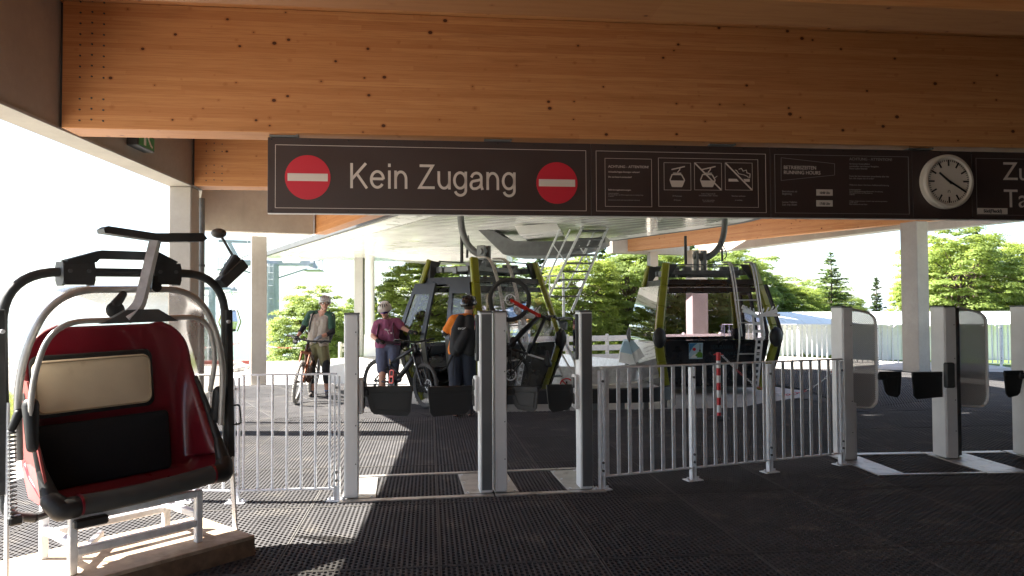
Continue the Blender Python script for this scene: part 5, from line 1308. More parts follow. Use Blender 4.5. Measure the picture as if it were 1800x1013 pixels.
def helmet(parent, c, Mx, mat, s=1.0, visor=True, vents=True):
    W = lambda x, y, z: Vector(c) + Mx @ (Vector((x, y, z)) * s)
    mb = MB(); rows = []
    for i in range(10):
        t = R(4 + 88 * i / 9); row = []
        for k in range(28):
            a = 2 * math.pi * k / 28; fy = math.sin(a); rr = math.sin(t)
            low = .018 * (1 - fy) * (i / 9) ** 3
            row.append(W(.103 * rr * math.cos(a), -.008 + .132 * rr * fy, .040 + .108 * math.cos(t) - low * 1.6))
        rows.append(row)
    rows.append([Vector(c) + (p - Vector(c)) * .92 + Mx @ Vector((0, 0, .004)) for p in rows[-1]])
    mb.grid(rows, closed=True)
    mb.add([W(0, -.008, .149)] + rows[0], [(0, 1 + (k + 1) % 28, 1 + k) for k in range(28)])
    h = mb.build('helmet', mat, parent, smooth='all')
    if visor:
        mb = MB(); rows = []
        for i in range(5):
            t = i / 4; rows.append([W(.088 * math.cos(a) * (1 - .12 * t), (.118 + .075 * t) * math.sin(a) * 1.0, .062 - .012 * t + .006 * math.sin(a)) for a in [R(28 + 124 * k / 10) for k in range(11)]])
        mb.grid(rows); mb.grid([[p + Mx @ Vector((0, 0, .006)) for p in r_] for r_ in rows]); mb.build('visor', mat, h, smooth='all')
    if vents:
        mb = MB()
        for a, z0, z1 in ((0, .1, .8), (-26, .18, .75), (26, .18, .75), (-52, .3, .7), (52, .3, .7), (180, .25, .8), (150, .3, .75), (210, .3, .75), (115, .35, .7), (245, .35, .7)):
            pts = []
            for k in range(5):
                t = R(18 + 55 * (z0 + (z1 - z0) * k / 4)); fy = math.cos(R(a)); fx = math.sin(R(a)); pts.append(W(.1035 * math.sin(t) * fx, -.008 + .1325 * math.sin(t) * fy, .040 + .1085 * math.cos(t)))
            mb.tube(pts, [.003, .009, .011, .009, .003], 6, ell=.6)
        mb.build('vents', M['ink'], h, smooth='all')
    mb = MB()
    for sd in (-1, 1): mb.tube([W(sd * .085, .015, .03), W(sd * .076, .03, -.04), W(sd * .03, .062, -.094), W(0, .068, -.10)], .005, 5)
    mb.build('chin_strap', M['ink'], h)
    return h
def glasses(parent, c, Mx, mat, s=1.0, sport=False):
    W = lambda x, y, z: Vector(c) + Mx @ (Vector((x, y, z)) * s)
    mb = MB()
    if sport:
        rows = [[W(.072 * math.sin(a), .018 + .090 * math.cos(a), z + (.004 if abs(a) < .2 else 0)) for a in [R(-62 + 124 * k / 12) for k in range(13)]] for z in (-.012, .012, .036)]; mb.grid(rows)
        mb.tube([W(.066, .06, .03), W(.078, 0, .022), W(.076, -.03, .015)], .004, 5); mb.tube([W(-.066, .06, .03), W(-.078, 0, .022), W(-.076, -.03, .015)], .004, 5)
    else:
        for sd in (-1, 1):
            rg = [W(sd * .033 + .023 * math.cos(a), .099 - .01 * abs(math.cos(a)), .012 + .017 * math.sin(a)) for a in [2 * math.pi * k / 14 for k in range(14)]]; mb.tube(rg, .0026, 5, closed=True); mb.tube([W(sd * .056, .09, .016), W(sd * .078, .02, .018), W(sd * .077, -.02, .01)], .0026, 5)
        mb.tube([W(-.01, .102, .014), W(.01, .102, .014)], .0026, 5)
    return mb.build('glasses', mat, parent, smooth=True)
def cl(name, col, rough=.85): return pm(name, col, rough, 0, .14, 30, .15, 260)
def limb(mb, pts, rs, n=14):
    for i in range(len(pts) - 1): mb.cone(pts[i], rs[i], pts[i + 1], rs[i + 1], n)
def torso(mb, pel, ch, nk, sl, sr, w=0.0, hipw=.085):
    """pelvis, chest, neck base, both shoulders"""
    pel, ch, nk, sl, sr = map(Vector, (pel, ch, nk, sl, sr)); r = (sr - sl).normalized()
    for s in (-1, 1):
        mb.cone(pel + r * (s * hipw), .105 + w, pel + r * (s * .075) + (ch - pel) * .45, .098 + w); mb.cone(pel + r * (s * .075) + (ch - pel) * .45, .098 + w, ch + r * (s * .075), .115 + w)
    mb.cone(ch, .115 + w, nk, .06 + w); mb.cone(sl, .062 + w, nk, .055 + w); mb.cone(sr, .062 + w, nk, .055 + w); mb.cone(sl * .75 + sr * .25 - Vector((0, 0, .06)), .09 + w * .8, sl * .25 + sr * .75 - Vector((0, 0, .06)), .09 + w * .8)
def shoe(mb, ankle, d, s=1.0):
    a = Vector(ankle); d = Vector(d).normalized(); h = a - d * .05; h.z = .042
    t = a + d * .15 * s; t.z = .038; mb.cone(h, .042, a + d * .06 + Vector((0, 0, .045 - a.z + .0)), .047); mb.cone(a + d * .06 + Vector((0, 0, .045 - a.z)), .047, t, .036); mb.cone((a.x, a.y, .10), .048, (h.x, h.y, .05), .042)
# --- man with the copper bike
pm_o = g(566, 697)
MAN = thing('person', 'man in grey and green shirt and khaki shorts standing beside the copper bike', 'person', (pm_o.x, pm_o.y, 0), 0.0)
pel, ch, nk = (-.085, .0, .945), (-.03, -.02, 1.36), (.02, -.03, 1.525)
sl, sr = (-.205, -.01, 1.485), (.165, -.02, 1.455); el, er = (-.335, -.08, 1.235), (.215, -.10, 1.165); wl_, wr = (-.362, -.33, 1.085), (.045, -.29, 1.095); kl, kr = (-.165, -.09, .50), (.085, -.08, .50); al, ar = (-.165, .02, .10), (.095, .01, .10)
hc = (.062, -.05, 1.685); fdir = Vector((.24, -1, -.08))
mb = MB(); torso(mb, pel, ch, nk, sl, sr); limb(mb, [sl, el, wl_], [.05, .042, .03]); limb(mb, [sr, er, wr], [.05, .042, .03]); limb(mb, [(-.17, 0, .90), kl, al], [.085, .062, .045]); limb(mb, [(.0, 0, .90), kr, ar], [.085, .062, .045]); mb.cone(nk, .055, hc, .052); Mx = head(mb, hc, fdir)
hand(mb, wl_, (-.0, -.8, -.45), (0, .3, -1), 1, 1.0); hand(mb, wr, (-.75, -.45, -.5), (0, .4, -1), -1, 1.0); shoe(mb, al, (-.1, -1, 0)); shoe(mb, ar, (.35, -1, 0))
solid(mb, 'body', M['skin'], MAN, .009, 3)
face_bits(MAN, hc, Mx); glasses(MAN, hc, Mx, M['ink'])
mb = MB(); mb.ball(Vector(hc) + Mx @ Vector((0, -.012, .02)), (.083, .098, .085), 16, 10, Mx); mb.build('hair', pm('brown_hair', (.07, .04, .02), .8, 0, .3, 60, .4, 300), MAN, smooth='all')
helmet(MAN, hc, Mx, pm('grey_helmet', (.42, .41, .40), .4, 0, .05, 20), 1.10)
mb = MB(); torso(mb, (-.08, 0, .98), ch, (.0, -.02, 1.47), sl, sr, .016); solid(mb, 'shirt', cl('grey_beige_jersey', (.37, .32, .27)), MAN, .011, 4, .012, 1)
for s_, e_ in ((sl, el), (sr, er)):
    mb = MB(); a, b = Vector(s_), Vector(e_); mb.cone(a + Vector((0, .0, .005)), .080, a + (b - a) * .62, .073); mb.cone(a + Vector((0, 0, .005)), .080, Vector(nk) * .62 + a * .38 + Vector((0, 0, -.005)), .066); solid(mb, 'sleeve', cl('dark_green_jersey', (.028, .075, .05)), MAN, .011, 3, .008, 2)
for s_, e_, w_ in ((sl, el, wl_), (sr, er, wr)):
    mb = MB(); a, b, c_ = Vector(s_), Vector(e_), Vector(w_); mb.cone(a + (b - a) * .5, .055, b, .050); mb.cone(b, .050, b + (c_ - b) * .45, .043); solid(mb, 'arm_warmer', cl('black_arm_warmer', (.016, .016, .02)), MAN, .010, 3, .004, 3)
mb = MB(); mb.cone((-.165, .01, .93), .118, (-.175, -.05, .60), .098); mb.cone((-.0, .01, .93), .118, (.075, -.045, .60), .098); mb.cone((-.15, 0, .96), .112, (-.01, 0, .96), .112); solid(mb, 'shorts', cl('khaki_shorts', (.17, .155, .075)), MAN, .012, 3, .014, 4)
for k_, a_ in ((kl, al), (kr, ar)):
    k2, a2 = Vector(k_), Vector(a_); mb = MB(); mb.cone(k2 + Vector((0, .01, .12)), .078, k2, .074); mb.cone(k2, .074, k2 + (a2 - k2) * .55, .062); solid(mb, 'knee_pad', cl('black_knee_pad', (.018, .018, .02)), MAN, .010, 3, .006, 5)
    mb = MB(); mb.cone(a2 + Vector((0, 0, .12)), .053, a2, .050); solid(mb, 'sock', cl('blue_sock', (.05, .16, .34)), MAN, .009, 2)
mb = MB(); shoe(mb, al, (-.1, -1, 0), 1.02); shoe(mb, ar, (.35, -1, 0), 1.02); sh_ = solid(mb, 'shoes', pm('dark_grey_shoe', (.07, .06, .055), .7, 0, .3, 20), MAN, .008, 1)
sh_.scale = (1.0, 1.0, 1.04)
mb = MB(); hand(mb, wl_, (-.0, -.8, -.45), (0, .3, -1), 1, 1.0, 1.13); mb.cone(wl_, .038, Vector(wl_) + Vector((0, -.03, -.02)), .036); solid(mb, 'glove', cl('dark_glove', (.02, .02, .022)), MAN, .006, 1)
mb = MB(); hand(mb, wr, (-.75, -.45, -.5), (0, .4, -1), -1, 1.0, 1.13); mb.cone(wr, .038, Vector(wr) + Vector((-.03, -.02, -.02)), .036); solid(mb, 'glove', cl('grey_glove', (.20, .21, .22)), MAN, .006, 1)
BP = thing('backpack', 'dark backpack worn by the man in the grey and green shirt', 'backpack', (pm_o.x, pm_o.y, 0), 0.0, 'backpacks worn by riders')
mb = MB(); mb.cone((-.07, .19, 1.10), .13, (-.03, .19, 1.38), .12); mb.cone((.03, .19, 1.10), .13, (.06, .19, 1.38), .12); mb.cone((-.16, .14, 1.02), .07, (-.14, .15, 1.2), .07); solid(mb, 'pack', cl('navy_pack', (.018, .022, .035)), BP, .014, 3, .008, 6)
mb = MB(); mb.tube(spline([(-.13, .10, 1.50), (-.125, -.06, 1.535), (-.155, -.145, 1.42), (-.20, -.10, 1.22), (-.19, .08, 1.05)], 6), .022, 6, ell=.35); mb.tube(spline([(.10, .10, 1.50), (.135, -.02, 1.55), (.20, .02, 1.40)], 6), .020, 6, ell=.35); mb.build('strap', cl('dark_strap', (.03, .045, .06)), BP)
# --- woman with the black bike
pw_o = at(682, 700, 12.55); pw_o.z = 0
WOM = thing('person', 'woman in purple shirt and sunglasses pushing the black bike', 'person', pw_o, 0.0)
k_ = 12.55 / FPX
def WP(px, py, y): return (((px - 900) * k_) * 1.0 - pw_o.x, y, 1.6 + (542 - py) * k_)
pel, ch, nk = WP(681, 626, .03), WP(680, 585, -.0), WP(679, 563, -.02); pel = (pel[0], pel[1], .90)
sl, sr = WP(664, 570, .0), WP(697, 567, .04); el, er = WP(656.5, 590, -.05), WP(709, 577, -.02); wl_, wr = WP(668, 597.5, -.24), WP(722, 583.5, -.10); kl, kr = (-.09, -.03, .48), (.10, .0, .48); al, ar = (-.10, .04, .10), (.12, .05, .10)
hc = WP(677.5, 546.5, -.07); fdir = Vector((-.12, -1, -.46))
mb = MB(); torso(mb, pel, ch, nk, sl, sr, .0, .10); limb(mb, [sl, el, wl_], [.052, .043, .03]); limb(mb, [sr, er, wr], [.052, .043, .03]); limb(mb, [(-.095, .03, .86), kl, al], [.095, .064, .045]); limb(mb, [(.085, .03, .86), kr, ar], [.095, .064, .045]); mb.cone(nk, .052, hc, .05); Mx = head(mb, hc, fdir, s=.97)
hand(mb, wl_, (.75, -.55, -.05), (0, .2, -1), -1, .8, .95); hand(mb, wr, (.8, -.45, .05), (0, .2, -1), -1, 1.0, .95); shoe(mb, al, (.1, -1, 0)); shoe(mb, ar, (.3, -1, 0))
solid(mb, 'body', M['skin'], WOM, .009, 3)
face_bits(WOM, hc, Mx, .97, eyes=False); glasses(WOM, hc, Mx, pm('violet_mirror_lens', (.06, .02, .25), .1, .7), .97, True)
mb = MB(); mb.ball(Vector(hc) + Mx @ Vector((0, -.014, .015)), (.084, .098, .088), 16, 10, Mx); mb.cone(Vector(hc) + Mx @ Vector((0, -.08, -.02)), .035, Vector(hc) + Mx @ Vector((.01, -.10, -.12)), .02); mb.build('hair', pm('fair_brown_hair', (.16, .09, .045), .8, 0, .3, 60), WOM, smooth='all')
helmet(WOM, hc, Mx, pm('cream_white_helmet', (.58, .54, .48), .4, 0, .05, 20), 1.12)
mb = MB(); torso(mb, (pel[0], pel[1], 1.0), ch, (nk[0], nk[1], nk[2] - .035), sl, sr, .022, .095); mb.cone(Vector(ch) + Vector((-.07, -.07, -.0)), .075, Vector(ch) + Vector((-.07, -.06, -.05)), .07); mb.cone(Vector(ch) + Vector((.07, -.07, -.0)), .075, Vector(ch) + Vector((.07, -.06, -.05)), .07)
for s_, e_ in ((sl, el), (sr, er)): a, b = Vector(s_), Vector(e_); mb.cone(a, .080, a + (b - a) * .62, .070)
solid(mb, 'shirt', cl('mauve_jersey', (.24, .065, .13)), WOM, .011, 4, .012, 7)
mb = MB(); mb.cone((-.10, .03, .92), .122, (-.10, -.01, .55), .088); mb.cone((.09, .03, .92), .122, (.10, .0, .55), .088); mb.cone((-.09, .03, .95), .115, (.08, .03, .95), .115); solid(mb, 'shorts', cl('blue_grey_shorts', (.085, .095, .15)), WOM, .012, 3, .012, 8)
mb = MB(); shoe(mb, al, (.1, -1, 0), 1.02); shoe(mb, ar, (.3, -1, 0), 1.02); solid(mb, 'shoes', pm('black_shoe', (.03, .03, .03), .7), WOM, .008, 1).scale = (1, 1, 1.04)
for w_, d_ in ((wl_, (.75, -.55, -.05)), (wr, (.8, -.45, .05))):
    mb = MB(); hand(mb, w_, d_, (0, .2, -1), -1, .9, 1.1); mb.cone(w_, .037, Vector(w_) + Vector(d_) * .03, .036); solid(mb, 'glove', cl('black_glove', (.012, .012, .013)), WOM, .006, 1)
mb = MB(); cq = Vector(ch); mb.tube([cq + Vector((.02, -.16, .07)), cq + Vector((.06, -.165, -.02))], .006, 5); mb.tube([cq + Vector((.01, -.163, .04)), cq + Vector((.08, -.16, .05))], .005, 5); mb.ball(cq + Vector((.0, -.155, .06)), (.014, .006, .014), 8, 6); mb.ball(cq + Vector((.10, -.15, -.0)), (.016, .006, .016), 8, 6); mb.build('shirt_print', pm('pale_print', (.55, .5, .5), .7), WOM)
BP2 = thing('backpack', 'small dark backpack worn by the woman in the purple shirt', 'backpack', pw_o, 0.0, 'backpacks worn by riders')
mb = MB(); c_ = Vector(ch); mb.cone(c_ + Vector((-.06, .19, -.16)), .11, c_ + Vector((-.05, .19, .08)), .10); mb.cone(c_ + Vector((.06, .19, -.16)), .11, c_ + Vector((.05, .19, .08)), .10); solid(mb, 'pack', cl('slate_pack', (.03, .035, .05)), BP2, .014, 3, .008, 9)
mb = MB()
for s in (-1, 1): mb.tube(spline([c_ + Vector((s * .10, .12, .14)), c_ + Vector((s * .115, -.03, .165)), c_ + Vector((s * .125, -.135, .06)), c_ + Vector((s * .15, -.11, -.10)), c_ + Vector((s * .17, .05, -.20))], 6), .024, 6, ell=.35)
mb.tube(spline([Vector((pel[0] + .2 * math.sin(a) * 1.02, pel[1] - .155 * math.cos(a), 1.02)) for a in [R(-110 + 22 * k) for k in range(11)]], 3), .026, 6, ell=.3); mb.build('strap', cl('mauve_grey_strap', (.06, .035, .05)), BP2)
# --- man in orange, back to the camera
po_o = at(813, 728, 11.0); po_o.z = 0
OM = thing('person', 'rider in orange shirt and black helmet boarding the cabin, seen from behind', 'person', po_o, 0.0)
k_ = 11.0 / FPX
def OP(px, py, y): return ((px - 900) * k_ - po_o.x, y, 1.6 + (541.5 - py) * k_)
pel, ch, nk = (.0, .0, .90), (.02, .05, 1.29), (.075, .06, 1.475)
sl, sr = OP(798, 563, .03), OP(841, 564, .05); el, er = OP(783, 583, .06), OP(848, 590, .10); wl_, wr = OP(779, 588, .30), OP(838, 604, .32); kl, kr = (-.09, .02, .47), (.11, .06, .47); al, ar = (-.10, -.04, .10), (.12, -.02, .10)
hc = OP(823.5, 538, .09); fdir = Vector((.45, 1, -.08))
mb = MB(); torso(mb, pel, ch, nk, sl, sr, .0, .09); limb(mb, [sl, el, wl_], [.052, .043, .03]); limb(mb, [sr, er, wr], [.052, .043, .03]); limb(mb, [(-.09, 0, .86), kl, al], [.09, .064, .045]); limb(mb, [(.09, 0, .86), kr, ar], [.09, .064, .045]); mb.cone(nk, .056, hc, .054); Mx = head(mb, hc, fdir)
hand(mb, wl_, (.1, 1, .0), (.3, 0, -1), 1, .5); hand(mb, wr, (.0, 1, -.1), (.3, 0, -1), -1, .8); shoe(mb, al, (-.1, 1, 0)); shoe(mb, ar, (.2, 1, 0))
solid(mb, 'body', M['skin'], OM, .009, 3); face_bits(OM, hc, Mx)
mb = MB(); mb.ball(Vector(hc) + Mx @ Vector((0, -.012, .012)), (.081, .096, .088), 16, 10, Mx); mb.build('hair', pm('dark_hair', (.03, .02, .012), .8), OM, smooth='all')
helmet(OM, hc, Mx, pm('black_helmet', (.014, .014, .015), .25, 0, .1, 20, coat=.3), 1.14)
mb = MB(); torso(mb, (.0, .0, .97), ch, (nk[0] - .01, nk[1], nk[2] - .03), sl, sr, .022, .09); mb.cone(nk, .064, Vector(nk) - Vector((.01, 0, .05)), .07)
for s_, e_ in ((sl, el), (sr, er)): a, b = Vector(s_), Vector(e_); mb.cone(a, .084, a + (b - a) * .85, .072)
solid(mb, 'shirt', cl('orange_jersey', (.62, .17, .012)), OM, .011, 4, .012, 11)
mb = MB(); mb.cone((-.09, .0, .92), .118, (-.095, .02, .5), .10); mb.cone((.09, .0, .92), .118, (.115, .055, .5), .10); mb.cone((-.095, .02, .5), .10, (-.10, -.03, .16), .075); mb.cone((.115, .055, .5), .10, (.12, -.01, .16), .075); mb.cone((-.08, 0, .94), .115, (.08, 0, .94), .115); solid(mb, 'trousers', cl('dark_navy_trousers', (.016, .02, .032)), OM, .012, 3, .014, 12)
mb = MB(); a, b, c_ = Vector(sl), Vector(el), Vector(wl_); mb.cone(a + (b - a) * .85, .062, b, .060); mb.cone(b, .060, b + (c_ - b) * .6, .05); solid(mb, 'elbow_pad', cl('black_elbow_pad', (.015, .015, .016)), OM, .010, 2)
mb = MB(); mb.ball(b + Vector((-.045, -.03, .0)), (.02, .02, .02), 8, 6); mb.build('pad_print', M['postwht'], OM)
mb = MB(); shoe(mb, al, (-.1, 1, 0), 1.02); shoe(mb, ar, (.2, 1, 0), 1.02); solid(mb, 'shoes', pm('black_boot', (.02, .02, .02), .7), OM, .008, 1).scale = (1, 1, 1.04)
for w_, d_, sd, pn in ((wl_, (.1, 1, 0), 1, (.3, 0, -1)), (wr, (0, 1, -.1), -1, (.3, 0, -1))):
    mb = MB(); hand(mb, w_, d_, pn, sd, .6, 1.12); solid(mb, 'glove', cl('riding_glove', (.012, .012, .013)), OM, .006, 1)
BP3 = thing('backpack', 'large black backpack worn over the orange shirt', 'backpack', po_o, 0.0, 'backpacks worn by riders')
mb = MB(); c_ = Vector(ch)
for s in (-1, 1): mb.cone(c_ + Vector((s * .10, -.17, -.30)), .11, c_ + Vector((s * .09 + .01, -.16, -.02)), .10); mb.cone(c_ + Vector((s * .09 + .01, -.16, -.02)), .10, c_ + Vector((s * .06 + .03, -.13, .14)), .075)
mb.cone(c_ + Vector((-.05, -.25, -.26)), .08, c_ + Vector((.05, -.23, -.06)), .08); pk = solid(mb, 'pack', cl('black_pack', (.013, .013, .014)), BP3, .014, 2, .009, 13)
mb = MB()
for s in (-1, 1): mb.tube(spline([c_ + Vector((s * .09 + .03, -.12, .12)), c_ + Vector((s * .10 + .03, -.04, .20)), c_ + Vector((s * .12 + .02, .09, .14)), c_ + Vector((s * .16, .10, -.05)), c_ + Vector((s * .16, -.06, -.25))], 6), .024, 6, ell=.35)
mb.tube([c_ + Vector((-.14, -.2, -.36)), c_ + Vector((-.24, -.22, -.56)), c_ + Vector((-.30, -.2, -.60))], .014, 6, ell=.4); mb.tube([c_ + Vector((-.13, -.24, -.40)), c_ + Vector((-.14, -.25, -.68))], .006, 5); mb.build('strap', cl('black_strap', (.014, .014, .014)), BP3)
text('evoc', .062, M['postwht'], BP3, c_.x - .07, c_.z - .005, y=c_.y - .268, sx=1.0)
# ------------------------------------------------------------------ stairs to the terminal
STR = thing('metal_stairs', 'steep grey metal stairs leading up to the lift terminal beside the boarded cabin', 'stairs')
d0 = 15.6
P0, P1 = at(964, 523, d0), at(1024, 399, d0 + .5); Q0 = P0 + Vector((.50, .06, -.28)); Q1 = P1 + Vector((.54, .06, -.04))
for a, b in ((P0, P1), (Q0, Q1)):
    mb = MB(); mb.bar(a, b, .05, .15, (0, 1, 0), bev=.006); mb.build('stringer', M['galv'], STR)
for k in range(9):
    t = (k + .1) / 8.6; a = P0 + (P1 - P0) * t; zt = a.z; b = Q0 + (Q1 - Q0) * ((zt - Q0.z) / (Q1.z - Q0.z))
    mb = MB(); mb.box(((a.x + b.x) / 2, a.y + .08, zt), (abs(b.x - a.x) - .04, .24, .03), bev=.004); mb.build('tread', M['galv_d'], STR)
mb = MB()
h0, h1 = at(950, 478, d0 - .7), at(984, 404, d0 - .2); mb.tube([h0, h1], .022, 8); h2, h3 = at(958, 500, d0 - .7), at(1002, 404, d0 - .2); mb.tube([h2, h3], .018, 8)
mb.tube([at(972, 430, d0 - .4), at(992, 458, d0)], .012, 6); mb.tube([at(1018, 432, d0 + .6), at(1036, 460, d0 + .6)], .014, 6); mb.tube([at(1034, 434, d0 + .6), at(1012, 476, d0 + .6)], .014, 6); mb.tube([at(1046, 404, d0 + .7), at(994, 512, d0 + .7)], .016, 6)
mb.tube([at(948, 486, d0 + .6), at(992, 484, d0 + .6)], .016, 6); mb.tube([at(966, 486, d0 + .6), at(966, 530, d0 + .6)], .016, 6); mb.tube([at(990, 480, d0 + .6), at(991, 560, d0 + .6)], .03, 8)
mb.build('handrail', M['galv'], STR, smooth=True)
mb = MB(); c = at(983, 560, d0 + .3); mb.box(c, (.5, .7, .05)); mb.box(c + Vector((.0, .1, -.15)), (.34, .4, .2), bev=.02); mb.build('landing', M['galv_d'], STR)
LSt = thing('metal_steps', 'lower metal steps with bent tube handrail down to the white island', 'stairs')
l0, l1 = at(968, 560, 14.2), at(1018, 690, 13.4)
mb = MB(); mb.tube(fillet([at(964, 548, 14.3), at(1012, 637, 13.6), at(1016, 690, 13.5)], .15, 6), .026, 8); mb.tube([at(976, 602, 14.2), at(1012, 666, 13.7)], .018, 8); mb.tube([at(966, 600, 14.2), at(966, 672, 14.2)], .018, 8); mb.build('handrail', M['galv'], LSt, smooth=True)
for o_ in (0, -.55):
    mb = MB(); mb.bar(at(974, 625, 14.2) + Vector((o_, 0, 0)), at(1000, 690, 13.7) + Vector((o_, 0, 0)), .04, .12, (0, 1, 0)); mb.build('stringer', M['galv'], LSt)
for k in range(4):
    p = at(974, 625, 14.2).lerp(at(1000, 690, 13.7), (k + .4) / 4); mb = MB(); mb.box(p + Vector((-.27, .05, .02)), (.52, .22, .03)); mb.build('tread', M['galv_d'], LSt)
NS = thing('warning_sign', 'small round red no entry for pedestrians sign on the white island', 'warning sign', at(996, 677, 13.2)); rt = Matrix.Rotation(R(90), 4, 'X')
mb = MB(); mb.lathe([(.13, -.005), (.13, .005)], 28, rt); mb.build('plate', M['postwht'], NS)
mb = MB(); mb.tube([Vector((.115 * math.cos(a), -.008, .115 * math.sin(a))) for a in [2 * math.pi * k / 28 for k in range(28)]], .014, 6, closed=True); mb.bar((-.08, -.012, .08), (.08, -.012, -.08), .006, .02); mb.build('red_ring', M['postred'], NS)
mb = MB(); mb.ball((0, -.008, .05), (.018, .004, .018), 8, 6); mb.bar((0, -.008, .03), (.005, -.008, -.06), .004, .03); mb.bar((0, -.008, .0), (.04, -.008, -.03), .004, .014); mb.build('walker', M['ink'], NS)
mb = MB(); mb.tube([(0, .012, .0), (0, .012, -.25)], .014, 6); mb.build('sign_pole', M['galv'], NS)
# tilted pale blue console and thin striped marker near the second cabin
CN = thing('control_console', 'pale blue sloping console box on grey legs left of the logo cabin', 'console')
dC = 15.4
mb = MB(); f4 = [at(1097, 600, dC), at(1107, 600, dC), at(1127, 626, dC), at(1090, 619, dC)]; mb.prism(f4, (.05, .4, .02)); mb.build('console_top', pm('pale_blue_sheet', (.42, .60, .72), .35), CN)
mb = MB(); mb.prism([at(1090, 619, dC), at(1127, 626, dC), at(1134, 640, dC), at(1128, 645, dC), at(1088, 637, dC)], (.05, .4, .02)); mb.build('console_body', M['white'], CN)
for px in (1102, 1118): mb = MB(); p = at(px, 640, dC + .15); q = Vector((p.x, p.y, -.05)); mb.bar(q, p, .08, .08, (1, 0, 0)); mb.build('console_leg', M['galv_d'], CN)
mk = at(1108, 605, 19.0); mk.z = -.1; marker('thin red and white marker pole by the ranch fence', mk, 1.12, .028, 9, base=False)
# ------------------------------------------------------------------ ranch fences
def ranch(label, pts, h, gz, planks=3, w=.155, post_every=2.0):
    F = thing('ranch_fence', label, 'fence', (0, 0, 0), 0, 'white plank fences round the yard')
    mbp = MB(); mbp.box((0, 0, h * .5), (.10, .10, h + .06), bev=.008); mbp.lathe([(.05, h + .03), (.06, h + .05), (.05, h + .07)], 8); mp_ = mbp.mesh('fence_post', M['white_r'])
    for i in range(len(pts) - 1):
        a, b = Vector(pts[i]), Vector(pts[i + 1]); L = (b - a).length; n = max(1, round(L / post_every)); rz = math.atan2(b.y - a.y, b.x - a.x)
        mb = MB(); mb.box((0, 0, 0), (L / n - .012, .03, w), bev=.004); ml = mb.mesh('plank', M['white_r'])
        for k in range(n + 1):
            if k == n and i < len(pts) - 2: continue
            p = a.lerp(b, k / n); put(mp_, 'fence_post', F, (p.x, p.y, gz), (0, 0, rz))
        for k in range(n):
            p = a.lerp(b, (k + .5) / n)
            for j in range(planks): put(ml, 'plank', F, (p.x + .066 * math.sin(rz), p.y - .066 * math.cos(rz), gz + h * (.93 - j * .30)), (rng.uniform(-.02, .02), rng.uniform(-.006, .006), rz))
    return F
zf = -.34; r0, r1 = at(925, 645, 23.5), at(1330, 645, 25.5)
ranch('white plank ranch fence in front of the big trees beyond the cabins', [(r0.x, r0.y, 0), (r1.x, r1.y, 0)], 1.0, zf, 3, .18, 1.32)
q0, q1 = at(598, 625, 25.5), at(650, 625, 26.5); ranch('short white ranch fence far behind the man with the copper bike', [(q0.x, q0.y, 0), (q1.x, q1.y, 0)], .55, -.18, 2, .12, 1.3)
# ------------------------------------------------------------------ railing and white shed on the shaded side
a0, a1 = at(1270, 650, 20.3), at(1835, 650, 19.0)
bl = int((a1 - a0).length / .125)
RF = fence('long thin bar railing at the far platform edge in front of the white shed', (a0.x, a0.y, 0), (a1.x, a1.y, 0), bl, [(a1 - a0).length * k / 8 for k in range(9)], h=1.12, flat=True, z0=.10, bw=.03, group='far railing')
SH = thing('low_shed', 'low white shed with pale green roof behind the far railing', 'shed', (0, 0, 0))
sa, sb = at(1325, 600, 25.6), at(1900, 600, 24.2); tv = Vector((sb.x - sa.x, sb.y - sa.y, 0)).normalized(); nv_ = Vector((-tv.y, tv.x, 0)); Ls = (Vector((sb.x, sb.y, 0)) - Vector((sa.x, sa.y, 0))).length + 3
A_ = Vector((sa.x, sa.y, 0)); zt = .95
mb = MB(); n = int(Ls / .32)
for k in range(n):
    p, q = A_ + tv * (k * .32), A_ + tv * (k * .32 + .30); mb.prism([p + Vector((0, 0, -.6)), q + Vector((0, 0, -.6)), q + Vector((0, 0, zt)), p + Vector((0, 0, zt))], -nv_ * .03)
mb.prism([A_ + Vector((0, 0, -.6)), A_ + tv * Ls + Vector((0, 0, -.6)), A_ + tv * Ls + Vector((0, 0, zt)), A_ + Vector((0, 0, zt))], nv_ * 3.0); mb.build('shed_wall', M['white'], SH)
mb = MB(); n = int(Ls / .6)
for k in range(n + 1):
    p = A_ + tv * (k * .6 - .1); q = p + tv * .585
    mb.prism([p - nv_ * .25 + Vector((0, 0, zt + .0)), q - nv_ * .25 + Vector((0, 0, zt + .0)), q + nv_ * 2.4 + Vector((0, 0, zt + .40)), p + nv_ * 2.4 + Vector((0, 0, zt + .40))], (0, 0, .035))
mb.build('shed_roof', M['pale'], SH)
mb = MB()
for k in range(24):
    p = A_ + tv * (1 + k * .55); mb.tube([p - nv_ * .28 + Vector((0, 0, zt)), p - nv_ * .26 + tv * .12 + Vector((0, 0, zt - .09)), p - nv_ * .28 + tv * .24 + Vector((0, 0, zt))], .02, 5)
mb.build('roof_tie', M['white'], SH, kind='stuff')
